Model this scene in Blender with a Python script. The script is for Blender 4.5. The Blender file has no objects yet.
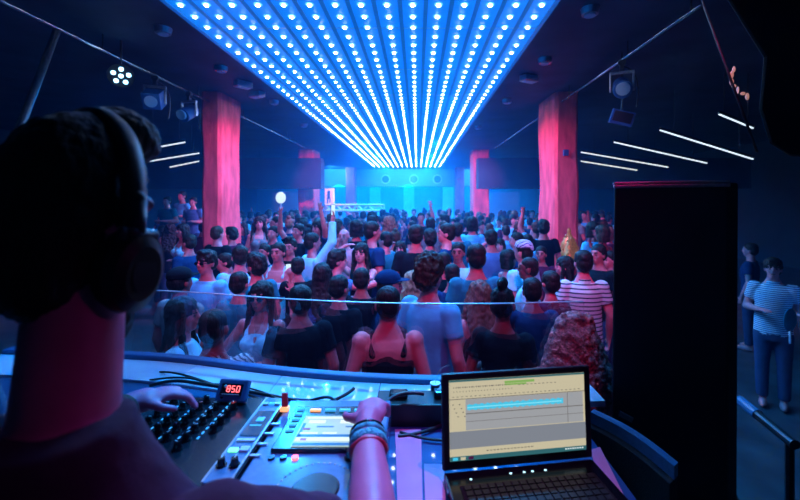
import bpy, bmesh, math, random
from mathutils import Vector, Matrix, Euler, noise
PI = math.pi
random.seed(7)
scene = bpy.context.scene
COL = scene.collection

# ------------------------------------------------------------------ camera
CX, CY, F, CZ = 417.0, 202.0, 400.0, 2.1
cam = bpy.data.cameras.new('camera'); camo = bpy.data.objects.new('camera', cam); COL.objects.link(camo)
camo.location = (0, 0, CZ); camo.rotation_euler = (PI/2, 0, 0)
cam.sensor_width = 36; cam.lens = 18
cam.shift_x = -17/800; cam.shift_y = -48/800
cam.clip_start = 0.02; cam.clip_end = 200
cam.dof.use_dof = True; cam.dof.focus_distance = 1.9; cam.dof.aperture_fstop = 3.0
scene.camera = camo
# ------------------------------------------------------------------ world, exposure
w = bpy.data.worlds.new('world'); scene.world = w; w.use_nodes = True
w.node_tree.nodes['Background'].inputs[0].default_value = (0.0, 0.012, 0.04, 1)
w.node_tree.nodes['Background'].inputs[1].default_value = 0.12
# thin smoke filling the hall
nt = w.node_tree; vsn = nt.nodes.new('ShaderNodeVolumeScatter')
vsn.inputs['Color'].default_value = (.03, .40, 1, 1); vsn.inputs['Anisotropy'].default_value = .1
geo = nt.nodes.new('ShaderNodeNewGeometry'); sx = nt.nodes.new('ShaderNodeSeparateXYZ'); mr = nt.nodes.new('ShaderNodeMapRange')
mr.inputs['From Min'].default_value = 4.5; mr.inputs['From Max'].default_value = 15.0; mr.inputs['To Min'].default_value = .004; mr.inputs['To Max'].default_value = .05
nt.links.new(geo.outputs['Position'], sx.inputs[0]); nt.links.new(sx.outputs['Y'], mr.inputs['Value']); nt.links.new(mr.outputs[0], vsn.inputs['Density'])
nt.links.new(vsn.outputs[0], nt.nodes['World Output'].inputs['Volume'])
vs = scene.view_settings
vs.view_transform = 'Standard'; vs.look = 'None'; vs.gamma = 1; vs.use_curve_mapping = False; vs.exposure = 0.0
try:
    scene.cycles.volume_bounces = 0; scene.cycles.max_bounces = 6
    scene.cycles.sample_clamp_indirect = 3.0; scene.cycles.sample_clamp_direct = 0
    scene.cycles.volume_step_rate = 4.0
    scene.cycles.use_denoising = True
except Exception: pass

def spot(name, loc, to, col, power, size=60, blend=.5, rad=.12):
    l = bpy.data.lights.new(name, 'SPOT'); l.energy = power; l.color = col
    l.spot_size = math.radians(size); l.spot_blend = blend; l.shadow_soft_size = rad
    o = bpy.data.objects.new(name, l); COL.objects.link(o); o.location = loc
    o.rotation_euler = (Vector(to)-Vector(loc)).to_track_quat('-Z', 'Y').to_euler()
    return o
PINK = (1.0, 0.02, 0.27)
MAG = (1.0, 0.05, 1.0)
# stage wash lamps hung over the booth: red-pink over the crowd, magenta over the DJ's shoulder
spot('pink_wash_lamp', (-0.9, 0.9, 3.9), (-1.6, 7.0, .9), PINK, 320, 58, .8)
spot('pink_wash_lamp', (0.9, 0.9, 3.9), (1.3, 7.0, .9), PINK, 320, 58, .8)
spot('front_row_lamp', (-0.5, 0.6, 3.9), (-0.55, 2.7, 1.3), PINK, 60, 42, .7)
spot('front_row_lamp', (0.5, 0.6, 3.9), (0.45, 2.7, 1.3), PINK, 60, 42, .7)
spot('pillar_lamp', (-1.3, 7.1, 3.95), (-3.8, 8.1, 2.3), PINK, 430, 62, .7)
spot('pillar_lamp', (0.2, 7.1, 3.95), (2.7, 8.1, 2.3), PINK, 430, 62, .7)
spot('far_pillar_lamp', (-0.6, 10, 3.9), (-4.3, 17, 2.3), PINK, 1500, 30, .6)
spot('far_pillar_lamp', (-0.6, 10, 3.9), (3.0, 17, 2.3), PINK, 1500, 30, .6)
BLUE = (.01, .32, 1.0)
# the lighting power of the bulb ceiling: blue spots sitting among its bulbs
for iy, y in enumerate((1.9, 3.7, 5.5, 7.5, 10, 13, 16.5, 20, 22.6)):
    for x in (-1.7, .6):
        spot('ceiling_bulb_lamp', (x, y, 4.09), (x*1.15, y+(2.0 if iy == 0 else .5 if iy == 1 else 0), 0), BLUE, (200, 360, 340, 360, 400)[iy] if iy < 5 else 800, 78 if iy == 0 else 100 if iy == 1 else 165, .6, .03)
spot('deck_blue_fill', (0.1, 2.3, 4.09), (-0.35, 1.2, 1.4), (.01, .36, 1.0), 620, 34, .6, .03)  # added narrow spot brightening the decks; not one of the ceiling bulbs
for x in (-5, -.6, 4):  # added blue fills that brighten the far wall and bulkhead
    spot('back_wall_fill', (x, 25.3, 2.9), (x, 30, 2.2), (.0, .16, 1), 2600, 120, .6, .1)
    spot('bulkhead_fill', (x, 23.3, 4.0), (x, 26, 3.3), (.03, .32, 1), 800, 130, .6, .1)
spot('booth_lamp', (0.5, 0.7, 3.5), (0.0, 0.85, 1.45), MAG, 55, 38, 1, .06)
spot('booth_side_fill', (1.5, 0.1, 2.7), (-0.33, 0.5, 1.78), MAG, 4.5, 17, .9, .04)  # added narrow spot to edge the DJ's neck and shoulder in magenta

# ------------------------------------------------------------------ materials
def mat(name, col, rough=.6, metal=0, noise_amt=.0, nscale=20, bump=0, bscale=60, emit=None, estr=1, alpha=1, spec=.5, trans=0, stretch=None):
    m = bpy.data.materials.new(name); m.use_nodes = True
    nt = m.node_tree; b = nt.nodes['Principled BSDF']
    b.inputs['Base Color'].default_value = (*col, 1)
    b.inputs['Roughness'].default_value = rough; b.inputs['Metallic'].default_value = metal
    b.inputs['Specular IOR Level'].default_value = spec
    b.inputs['Transmission Weight'].default_value = trans
    tc = nt.nodes.new('ShaderNodeTexCoord'); mp = nt.nodes.new('ShaderNodeMapping')
    nt.links.new(tc.outputs['Object'], mp.inputs[0])
    if stretch: mp.inputs['Scale'].default_value = stretch
    if noise_amt:
        n = nt.nodes.new('ShaderNodeTexNoise'); n.inputs['Scale'].default_value = nscale; n.inputs['Detail'].default_value = 5
        r = nt.nodes.new('ShaderNodeValToRGB')
        r.color_ramp.elements[0].position = .3; r.color_ramp.elements[1].position = .7
        r.color_ramp.elements[0].color = (*[c*(1-noise_amt) for c in col], 1)
        r.color_ramp.elements[1].color = (*[min(1, c*(1+noise_amt)) for c in col], 1)
        nt.links.new(mp.outputs[0], n.inputs['Vector']); nt.links.new(n.outputs['Fac'], r.inputs[0]); nt.links.new(r.outputs[0], b.inputs['Base Color'])
    if bump:
        n2 = nt.nodes.new('ShaderNodeTexNoise'); n2.inputs['Scale'].default_value = bscale; n2.inputs['Detail'].default_value = 4
        bp = nt.nodes.new('ShaderNodeBump'); bp.inputs['Strength'].default_value = bump; bp.inputs['Distance'].default_value = .01
        nt.links.new(mp.outputs[0], n2.inputs['Vector']); nt.links.new(n2.outputs['Fac'], bp.inputs['Height']); nt.links.new(bp.outputs[0], b.inputs['Normal'])
    if emit:
        b.inputs['Emission Color'].default_value = (*emit, 1); b.inputs['Emission Strength'].default_value = estr
    if alpha < 1: b.inputs['Alpha'].default_value = alpha
    return m
def stripes(name, a, b_, freq, width=.5, axis='Z', distort=0):
    m = mat(name, a, .8); nt = m.node_tree; b = nt.nodes['Principled BSDF']
    tc = nt.nodes.new('ShaderNodeTexCoord'); wv = nt.nodes.new('ShaderNodeTexWave'); wv.bands_direction = axis
    wv.inputs['Scale'].default_value = freq; wv.inputs['Distortion'].default_value = distort
    r = nt.nodes.new('ShaderNodeValToRGB'); r.color_ramp.interpolation = 'CONSTANT'
    r.color_ramp.elements[0].color = (*b_, 1); r.color_ramp.elements[1].position = width; r.color_ramp.elements[1].color = (*a, 1)
    nt.links.new(tc.outputs['Object'], wv.inputs['Vector']); nt.links.new(wv.outputs['Fac'], r.inputs[0]); nt.links.new(r.outputs[0], b.inputs['Base Color'])
    return m
M = {}
M['dark_wall'] = mat('dark_wall', (.03, .05, .08), .8, noise_amt=.3, nscale=2, bump=.2, bscale=20)
M['ceiling'] = mat('ceiling_paint', (.05, .08, .13), .7, noise_amt=.25, nscale=1.5)
M['side_ceiling'] = mat('side_ceiling_paint', (.03, .045, .06), .8, noise_amt=.25, nscale=1.5)
M['floor'] = mat('floor_concrete', (.06, .06, .07), .5, noise_amt=.3, nscale=4)
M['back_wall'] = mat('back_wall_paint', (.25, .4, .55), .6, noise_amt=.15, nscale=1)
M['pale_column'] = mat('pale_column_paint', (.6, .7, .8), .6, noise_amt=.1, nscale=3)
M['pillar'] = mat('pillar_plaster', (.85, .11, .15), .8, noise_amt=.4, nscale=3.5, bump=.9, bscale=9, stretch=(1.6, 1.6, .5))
M['led_plate'] = mat('led_plate', (.02, .1, .3), .5, emit=(.0, .19, .85), estr=1.0)
M['led'] = mat('led_white', (.9, .9, 1), .4, emit=(.8, .9, 1), estr=22.0)
M['led'].cycles.emission_sampling = 'NONE'
M['led_ring'] = mat('led_ring', (.1, .35, .7), .4, emit=(.10, .42, 1), estr=1.1)
M['led_ring'].cycles.emission_sampling = 'NONE'
M['tube'] = mat('tube_white', (.9, .9, 1), .4, emit=(.7, .85, 1), estr=1.3)
M['tube'].cycles.emission_sampling = 'NONE'
M['par_led'] = mat('par_led', (.9, .9, 1), .4, emit=(.3, .7, 1), estr=9)
M['par_led'].cycles.emission_sampling = 'NONE'
M['black'] = mat('black_plastic', (.008, .009, .011), .45, noise_amt=.2, nscale=60)
M['black_matt'] = mat('black_matt', (.006, .006, .008), .85, bump=.3, bscale=200)
M['black_gloss'] = mat('black_gloss', (.006, .007, .01), .15)
M['grille'] = mat('grille_metal', (.05, .055, .06), .35, metal=.7)
M['metal'] = mat('brushed_metal', (.5, .52, .55), .3, metal=.9, noise_amt=.15, nscale=80)
M['pipe'] = mat('pipe_metal', (.55, .6, .68), .25, metal=.9, noise_amt=.1)
M['dark_metal'] = mat('dark_metal', (.06, .065, .075), .4, metal=.7, noise_amt=.2)
M['glass'] = mat('clear_glass', (.7, .85, 1), .02, trans=1, alpha=.16)
M['glass'].node_tree.nodes['Principled BSDF'].inputs['IOR'].default_value = 1.1
M['glass_edge'] = mat('glass_edge', (.55, .75, .85), .2, spec=.8)
M['ledge'] = mat('ledge_laminate', (.62, .80, .95), .045, noise_amt=.06, nscale=5, spec=.7)
M['table'] = mat('table_laminate', (.04, .14, .30), .03, spec=1.0)
M['deck'] = mat('deck_shell', (.08, .22, .38), .16, noise_amt=.1, nscale=60, spec=.8)
M['deck_dark'] = mat('deck_dark', (.01, .014, .02), .2, spec=.7)
M['silver'] = mat('silver_panel', (.55, .62, .7), .25, metal=.6)
M['cable'] = mat('cable_rubber', (.012, .012, .014), .4)
M['white_mark'] = mat('white_mark', (.8, .85, .9), .5)
M['cue'] = mat('lit_blue_button', (.1, .4, .8), .4, emit=(.05, .5, 1), estr=.7)
M['orange_btn'] = mat('lit_orange_button', (.8, .4, .1), .4, emit=(1, .45, .2), estr=1.2)
M['green_btn'] = mat('lit_green_button', (.1, .8, .3), .4, emit=(.2, 1, .5), estr=1.5)
M['red_led'] = mat('red_digits', (.9, .1, .1), .4, emit=(1, .12, .14), estr=3)
M['blue_box'] = mat('blue_box_shell', (.03, .12, .30), .4, noise_amt=.1)
M['scr_cream'] = mat('screen_cream', (0, 0, 0), .3, emit=(.56, .50, .34), estr=1)
M['scr_grey'] = mat('screen_grey', (0, 0, 0), .3, emit=(.33, .34, .36), estr=1)
M['scr_grey2'] = mat('screen_dark_grey', (0, 0, 0), .3, emit=(.21, .23, .27), estr=1)
M['scr_cyan'] = mat('screen_cyan', (0, 0, 0), .3, emit=(.06, .55, .80), estr=1)
M['scr_cyan2'] = mat('screen_pale_cyan', (0, 0, 0), .3, emit=(.25, .75, .9), estr=1)
M['scr_teal'] = mat('screen_teal', (0, 0, 0), .3, emit=(.03, .13, .15), estr=1)
M['scr_green'] = mat('screen_green', (0, 0, 0), .3, emit=(.22, .42, .10), estr=1)
M['scr_ink'] = mat('screen_ink', (0, 0, 0), .3, emit=(.12, .11, .10), estr=1)
M['scr_white'] = mat('screen_white', (0, 0, 0), .3, emit=(.75, .85, .85), estr=1.1)
M['scr_blue'] = mat('screen_blue', (0, 0, 0), .3, emit=(.01, .12, .45), estr=1)
M['scr_pale'] = mat('screen_pale', (0, 0, 0), .3, emit=(.42, .58, .58), estr=1)
M['phone_scr'] = mat('phone_screen', (0, 0, 0), .3, emit=(.6, .8, .9), estr=1.2)
M['pink_board'] = mat('pink_board', (.75, .22, .42), .6, noise_amt=.08, nscale=9)
M['gold'] = mat('gold_sparkle_glow', (.35, .17, .05), .3, metal=.6, noise_amt=.5, nscale=40, emit=(1, .42, .10), estr=.10)  # gold with a weak glow of its own, painting a sparkle
M['warm'] = mat('warm_glint_glow', (.9, .6, .5), .4, emit=(1, .5, .38), estr=.3)  # weak warm glow painting a blurred glint, no real bulb
M['poster'] = mat('poster_white', (.7, .75, .8), .6)
M['usb'] = mat('usb_red', (.25, .01, .03), .2, emit=(.5, .01, .05), estr=.12)
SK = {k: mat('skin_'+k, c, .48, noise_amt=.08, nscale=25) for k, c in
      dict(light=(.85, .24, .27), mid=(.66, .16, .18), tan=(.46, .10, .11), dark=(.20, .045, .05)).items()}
HR = {k: mat('hair_'+k, c, .55, spec=.3, noise_amt=.4, nscale=30, bump=.9, bscale=70, stretch=(1, 1, .25)) for k, c in
      dict(black=(.012, .010, .010), brown=(.05, .025, .015), blond=(.45, .26, .16), auburn=(.28, .09, .07), grey=(.25, .25, .25)).items()}
HR['curly'] = mat('hair_curls', (.55, .15, .15), .5, noise_amt=.8, nscale=60, bump=1, bscale=90)
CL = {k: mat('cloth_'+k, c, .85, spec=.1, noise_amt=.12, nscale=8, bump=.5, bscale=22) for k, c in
      dict(white=(.33, .76, .93), grey=(.22, .25, .28), black=(.006, .010, .016), navy=(.008, .04, .12), teal=(.02, .20, .28),  # white cloth has the blue stage light mixed into its colour
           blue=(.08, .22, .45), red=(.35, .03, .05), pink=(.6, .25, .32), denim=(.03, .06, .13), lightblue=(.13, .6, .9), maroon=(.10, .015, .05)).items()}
CL['polo'] = stripes('cloth_polo_stripes', (.75, .8, .85), (.02, .04, .08), 8.0, .2)
CL['stripe'] = stripes('cloth_fine_stripes', (.65, .75, .85), (.05, .12, .25), 14.0, .4)
CL['pattern'] = stripes('cloth_zigzag', (.65, .75, .8), (.03, .06, .12), 16.0, .42, 'DIAGONAL', 6)
CL['sequin'] = stripes('cloth_sequins', (.10, .30, .75), (.015, .03, .12), 22.0, .62, 'DIAGONAL', 12)
CL['sequin'].node_tree.nodes['Principled BSDF'].inputs['Roughness'].default_value = .3
CL['bandana'] = stripes('cloth_bandana', (.75, .65, .8), (.15, .08, .25), 14.0, .4, 'DIAGONAL', 8)
M['eye'] = mat('eye_dark', (.03, .02, .02), .2)
M['lips'] = mat('lips', (.35, .09, .08), .4)
M['turquoise'] = mat('bracelet_turquoise', (.08, .38, .42), .5, noise_amt=.6, nscale=120, bump=.6, bscale=150)
M['bead'] = mat('bead_red', (.6, .05, .1), .3)

# ------------------------------------------------------------------ mesh helpers
def P(px, py, Y):
    return Vector(((px-CX)/F*Y, Y, CZ-(py-CY)/F*Y))
def link(name, me, m=None, parent=None, loc=None, smooth=False):
    o = bpy.data.objects.new(name, me); COL.objects.link(o)
    if m is not None and not me.materials: me.materials.append(m)
    if parent is not None: o.parent = parent
    if loc is not None: o.location = loc
    if smooth:
        for p in me.polygons: p.use_smooth = True
    return o
class _V(list):
    def __init__(s, mb): s.mb = mb
    def new(s, co): s.append(tuple(co)); return len(s)-1
class _F(list):
    def new(s, f): s.append(tuple(f))
class MB:
    # light mesh collector
    def __init__(s): s.verts = _V(s); s.faces = _F()
    def add(s, vs_, fs, M_=None):
        n = len(s.verts)
        if M_ is not None: vs_ = [M_ @ Vector(v) for v in vs_]
        s.verts.extend(tuple(v) for v in vs_); s.faces.extend(tuple(i+n for i in f) for f in fs)
    def mesh(s, name='m', recalc=True):
        me = bpy.data.meshes.new(name); me.from_pydata(list(s.verts), [], list(s.faces))
        if recalc:
            b = bmesh.new(); b.from_mesh(me); bmesh.ops.recalc_face_normals(b, faces=b.faces); b.to_mesh(me); b.free()
        return me
    def to_mesh(s, me):
        m2 = s.mesh(); b = bmesh.new(); b.from_mesh(m2); b.to_mesh(me); b.free(); bpy.data.meshes.remove(m2)
    def free(s): pass
_UC = {}
def unit(kind, n, k=0):
    if (kind, n, k) in _UC: return _UC[(kind, n, k)]
    if kind == 'sph':
        vs_ = [(0, 0, 1)]; fs = []
        for j in range(1, k):
            t = PI*j/k
            for i in range(n): vs_.append((math.sin(t)*math.cos(2*PI*i/n), math.sin(t)*math.sin(2*PI*i/n), math.cos(t)))
        vs_.append((0, 0, -1)); L = len(vs_)-1
        for i in range(n):
            fs.append((0, 1+i, 1+(i+1) % n)); fs.append((L, 1+(k-2)*n+(i+1) % n, 1+(k-2)*n+i))
            for j in range(k-2): fs.append((1+j*n+i, 1+(j+1)*n+i, 1+(j+1)*n+(i+1) % n, 1+j*n+(i+1) % n))
    _UC[(kind, n, k)] = (vs_, fs); return vs_, fs
def obj(name, bm, m, parent=None, loc=None, smooth=False, bevel=0, seg=2):
    me0 = bm.mesh(name)
    if not bevel: return link(name, me0, m, parent, loc, smooth)
    bm = bmesh.new(); bm.from_mesh(me0); bpy.data.meshes.remove(me0)
    if bevel:
        bmesh.ops.bevel(bm, geom=[e for e in bm.edges if len(e.link_faces) == 2 and e.calc_face_angle(0) > .6], offset=bevel, segments=seg, affect='EDGES', profile=.5)
    me = bpy.data.meshes.new(name); bm.to_mesh(me); bm.free()
    return link(name, me, m, parent, loc, smooth)
def tag(o, label=None, cat=None, group=None, kind=None):
    if label: o['label'] = label
    if cat: o['category'] = cat
    if group: o['group'] = group
    if kind: o['kind'] = kind
    return o
def empty(name, loc=(0, 0, 0), rz=0, label=None, cat=None, group=None):
    o = bpy.data.objects.new(name, None); COL.objects.link(o); o.empty_display_size = .1
    o.location = loc; o.rotation_euler = (0, 0, rz); return tag(o, label, cat, group)
def box(bm, c, s, rot=None):
    mtx = Matrix.Translation(Vector(c)) @ (rot.to_matrix().to_4x4() if rot else Matrix.Identity(4)) @ Matrix.Diagonal((*s, 1))
    bm.add([(x, y, z) for x in (-.5, .5) for y in (-.5, .5) for z in (-.5, .5)],
           [(0, 1, 3, 2), (4, 6, 7, 5), (0, 4, 5, 1), (2, 3, 7, 6), (0, 2, 6, 4), (1, 5, 7, 3)], mtx); return bm
def bx(c, s, rot=None): return box(MB(), c, s, rot)
def sph(bm, c, r, rot=None, seg=20):
    if not hasattr(r, '__len__'): r = (r, r, r)
    mtx = Matrix.Translation(Vector(c)) @ (rot.to_matrix().to_4x4() if rot else Matrix.Identity(4)) @ Matrix.Diagonal((*r, 1))
    v, f = unit('sph', seg, max(5, seg//2+1)); bm.add(v, f, mtx); return bm
def cyl(bm, p0, p1, r0, r1=None, seg=16):
    p0 = Vector(p0); p1 = Vector(p1); r1 = r0 if r1 is None else r1; d = p1-p0
    q = Matrix.Translation(p0) @ d.to_track_quat('Z', 'Y').to_matrix().to_4x4(); L = d.length
    vs_ = [(r0*math.cos(2*PI*i/seg), r0*math.sin(2*PI*i/seg), 0) for i in range(seg)]+[(r1*math.cos(2*PI*i/seg), r1*math.sin(2*PI*i/seg), L) for i in range(seg)]
    fs = [(i, (i+1) % seg, seg+(i+1) % seg, seg+i) for i in range(seg)]+[tuple(range(seg))[::-1], tuple(range(seg, 2*seg))]
    bm.add(vs_, fs, q); return bm
def cap(bm, p0, p1, r0, r1=None, seg=14, ends=True):
    r1 = r0 if r1 is None else r1
    cyl(bm, p0, p1, r0, r1, seg)
    if ends: sph(bm, p0, r0, seg=seg); sph(bm, p1, r1, seg=seg)
    return bm
def loft(bm, rings, n=24):
    prev = None; first = None
    for (c, rx, ry) in rings:
        c = Vector(c); vs_ = [bm.verts.new(c+Vector((rx*math.cos(2*PI*i/n), ry*math.sin(2*PI*i/n), 0))) for i in range(n)]
        if prev:
            for i in range(n): bm.faces.new((prev[i], prev[(i+1) % n], vs_[(i+1) % n], vs_[i]))
        else: first = vs_
        prev = vs_
    bm.faces.new(first[::-1]); bm.faces.new(prev); return bm
def tube(name, pts, r, m, parent=None, res=3):
    cu = bpy.data.curves.new(name, 'CURVE'); cu.dimensions = '3D'; cu.bevel_depth = r; cu.bevel_resolution = 2; cu.resolution_u = res*2; cu.use_fill_caps = True
    s = cu.splines.new('NURBS'); s.points.add(len(pts)-1); s.order_u = min(4, len(pts)); s.use_endpoint_u = True
    for i, p in enumerate(pts): s.points[i].co = (*p, 1)
    o = bpy.data.objects.new(name, cu)
    me = bpy.data.meshes.new_from_object(o); bpy.data.objects.remove(o)
    me.materials.clear()
    return link(name, me, m, parent, smooth=True)
def strip(bm, pa, pb, z0, z1):
    """wall-like ribbon between two plan polylines (thick)"""
    n = len(pa); vs_ = []
    for i in range(n):
        vs_.append([bm.verts.new((*pa[i], z0)), bm.verts.new((*pb[i], z0)), bm.verts.new((*pb[i], z1)), bm.verts.new((*pa[i], z1))])
    for i in range(n-1):
        for k in range(4):
            bm.faces.new((vs_[i][k], vs_[i][(k+1) % 4], vs_[i+1][(k+1) % 4], vs_[i+1][k]))
    bm.faces.new(vs_[0][::-1]); bm.faces.new(vs_[-1])
    return bm
def remesh(bm, vox, smooth=3, fac=.5):
    me = bm.mesh('tmp')
    o = bpy.data.objects.new('tmp', me); COL.objects.link(o)
    md = o.modifiers.new('r', 'REMESH'); md.mode = 'VOXEL'; md.voxel_size = vox; md.use_smooth_shade = True
    sm = o.modifiers.new('s', 'SMOOTH'); sm.factor = fac; sm.iterations = smooth
    dg = bpy.context.evaluated_depsgraph_get(); dg.update()
    out = bpy.data.meshes.new_from_object(o.evaluated_get(dg), preserve_all_data_layers=False, depsgraph=dg)
    bpy.data.objects.remove(o); bpy.data.meshes.remove(me)
    out.materials.clear()
    for p in out.polygons: p.use_smooth = True
    return out
def copy_tree(o, parent=None):
    c = o.copy(); COL.objects.link(c)
    if parent is not None: c.parent = parent
    for ch in list(o.children): copy_tree(ch, c)
    return c
def struct(name, bm, m, **k): return tag(obj(name, bm, m, **k), kind='structure')

# ------------------------------------------------------------------ the setting
struct('floor', bx((0, 15, -.05), (26, 34, .1)), M['floor'])
CEIL = 4.2
struct('ceiling', bx((0, 15, CEIL+.05), (26, 34, .1)), M['ceiling'])
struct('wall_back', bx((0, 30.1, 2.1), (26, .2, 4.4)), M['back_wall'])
struct('wall_left', bx((-12.1, 15, 2.1), (.2, 34, 4.4)), M['dark_wall'])
struct('wall_right', bx((12.1, 15, 2.1), (.2, 34, 4.4)), M['dark_wall'])
struct('wall_front', bx((0, -2.1, 2.1), (26, .2, 4.4)), M['dark_wall'])
# dropped bulkhead in front of the back wall, with round speakers
struct('trim_1', bx((-.6, 26.0, 3.65), (16, 1.0, 1.1)), M['back_wall'])
def ceiling_speaker(x):
    t = empty('wall_speaker', (x, 25.45, 3.55), 0, {0: 'round speaker set in pale bulkhead above dance floor, beside the wall column', 1: 'middle round speaker in the pale bulkhead above the crowd', 2: 'round speaker in pale bulkhead, the one beside the red pillars'}[SPK.index(x)], 'speaker', 'round speakers in the far bulkhead')
    b = MB(); cyl(b, (0, 0, 0), (0, .05, 0), .30, seg=24); obj('speaker_rim', b, M['pale_column'], t)
    b = MB(); cyl(b, (0, -.02, 0), (0, .03, 0), .22, .24, seg=24); obj('cone', b, M['dark_metal'], t)
SPK = [-2.0, -.2, 1.3]
for x in SPK: ceiling_speaker(x)
for i, x in enumerate((-3.1, -.6, 2.3)):
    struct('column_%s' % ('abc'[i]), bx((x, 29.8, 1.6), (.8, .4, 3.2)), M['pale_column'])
# side bulkheads hanging at mid hall
struct('trim_2', bx((-7.72, 14.6, 3.13), (8.56, .5, 1.1)), M['dark_wall'])
struct('trim_3', bx((7.1, 14.6, 3.13), (9.8, .5, 1.1)), M['dark_wall'])

# pillars -----------------------------------------------------------------------
def pillar(name, x0, x1, y0, y1, label, top=CEIL):
    bm = MB(); n = 26
    ring = []
    c = .05
    base = [(x0+c, y0), (x1-c, y0), (x1, y0+c), (x1, y1-c), (x1-c, y1), (x0+c, y1), (x0, y1-c), (x0, y0+c)]
    for k in range(n+1):
        z = top*k/n; r = []
        for (x, y) in base:
            d = noise.noise(Vector((x*1.3, y*1.3, z*1.1)))*.035
            cx, cy = (x0+x1)/2, (y0+y1)/2
            r.append(bm.verts.new((x+d*(1 if x > cx else -1), y+d*(1 if y > cy else -1)*.7, z)))
        if ring:
            for i in range(8): bm.faces.new((ring[i], ring[(i+1) % 8], r[(i+1) % 8], r[i]))
        else: bm.faces.new(r[::-1])
        ring = r
    bm.faces.new(ring)
    return tag(obj(name, bm, M['pillar']), label, 'pillar', 'rough pink-lit pillars along the dance floor')
pillar('pillar', -4.10, -3.74, 7.6, 8.5, 'rough pink-lit pillar nearest the DJ with the headphones')
pr = pillar('pillar', 2.63, 3.08, 7.6, 8.66, 'rough pink-lit pillar behind the striped polo man')
pillar('pillar', -4.75, -4.12, 16, 17, 'pink pillar cut by the dark bulkhead beside the white lattice beam')
pillar('pillar', 2.25, 2.9, 16, 17, 'pink pillar cut by the dark bulkhead, smaller one beyond the striped man')
pillar('pillar', -4.3, -3.75, 25-.9, 25, 'narrow pale pink pillar standing clear behind the white beam')
pillar('pillar', 2.35, 2.85, 24.1, 25, 'farthest and narrowest pink pillar near the back wall')
cs = tag(obj('control_box', bx((2.81, 7.55, 3.03), (.1, .06, .12)), M['blue_box'], bevel=.01), 'small square blue box screwed to the near pink pillar', 'box')

# LED ceiling ---------------------------------------------------------------------
led = empty('led_ceiling', (-.57, 12.25, 4.13), 0, 'large glowing blue ceiling panel with rows of white bulbs', 'ceiling light')
obj('backing_plate', bx((0, 0, .02), (4.02, 21.5, .05)), M['led_plate'], led)
seams = MB()
for k in range(0, 15): box(seams, (0, -10.5+k*1.45, -.008), (4.02, .008, .006))
obj('seam', seams, M['metal'], led)
ch = MB()
for c in range(16): box(ch, (-2.0+c*.264+.02, 0, -.01), (.045, 21.5, .014))
obj('channel', ch, mat('led_channel', (.02, .08, .2), .5, emit=(0, .10, .5), estr=.8), led)
bulb_bm = MB(); sph(bulb_bm, (0, 0, 0), (.0215, .0215, .012), seg=10)
bulb = bpy.data.meshes.new('bulb'); bulb_bm.to_mesh(bulb); bulb_bm.free(); bulb.materials.append(M['led'])
rest = MB(); rings = MB(); cnt = 0
for r in range(81):
    y = -10.52+r*.2625
    for c in range(15):
        x = -1.85+c*.264
        cyl(rings, (x, y, -.012), (x, y, -.002), .045, seg=10)
        if r >= 9 and cnt < 100:
            link('bulb', bulb, None, led, (x, y, -.02)); cnt += 1
        else: sph(rest, (x, y, -.02), (.0215, .0215, .012), seg=8)
o = obj('bulb', rest, M['led'], led); o['kind'] = 'stuff'
o = obj('lens_ring', rings, M['led_ring'], led); o['kind'] = 'stuff'

# small ceiling fixtures
def ceiling_spot(px, py, label, s=1):
    Y = F*(CEIL-.05-CZ)/(CY-py); p = P(px, py, Y)
    t = empty('ceiling_spotlight', (p.x, p.y, CEIL), 0, label, 'ceiling light', 'small spotlights set in the dark ceiling')
    b = MB(); cyl(b, (0, 0, -.07*s), (0, 0, 0), .085*s, .1*s, 18); obj('housing', b, M['metal'], t)
    b = MB(); cyl(b, (0, 0, -.085*s), (0, 0, -.06*s), .06*s, seg=18); obj('lens', b, M['pale_column'], t)
for a in [(163, 32, 'round ceiling fitting nearest the blue spotlight with six bulbs'), (221, 70, 'round ceiling fitting right by the edge of the bulb panel above pillar'),
          (590, 13, 'round ceiling fitting nearest to the upper pipe rail'), (545, 62, 'round ceiling fitting between bulb panel and hanging lamp'),
          (507, 102, 'small ceiling fitting beside the pillar top near the bulb panel'), (274, 103, 'small ceiling fitting beyond the boxy ceiling light'),
          (304, 126, 'small far ceiling fitting close to the dark bulkhead'), (478, 128, 'small far ceiling fitting on the polo man side of the panel')]:
    ceiling_spot(*a)
def ceiling_box(px, py, rz, label):
    Y = F*(CEIL-.05-CZ)/(CY-py); p = P(px, py, Y)
    t = empty('ceiling_floodlight', (p.x, p.y, CEIL), rz, label, 'ceiling light', 'box floodlights under the dark ceiling')
    obj('housing', bx((0, 0, -.06), (.28, .16, .1)), M['metal'], t, bevel=.01)
    obj('lens', bx((0, 0, -.115), (.22, .11, .012)), M['pale_column'], t)
ceiling_box(257, 94, -.5, 'boxy flood light under ceiling above the headphone side pillar')
ceiling_box(529, 78, .5, 'boxy flood light under ceiling above the polo side pillar')
ceiling_box(243, 84, .9, 'small angled box light close to the round ceiling fitting')

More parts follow.
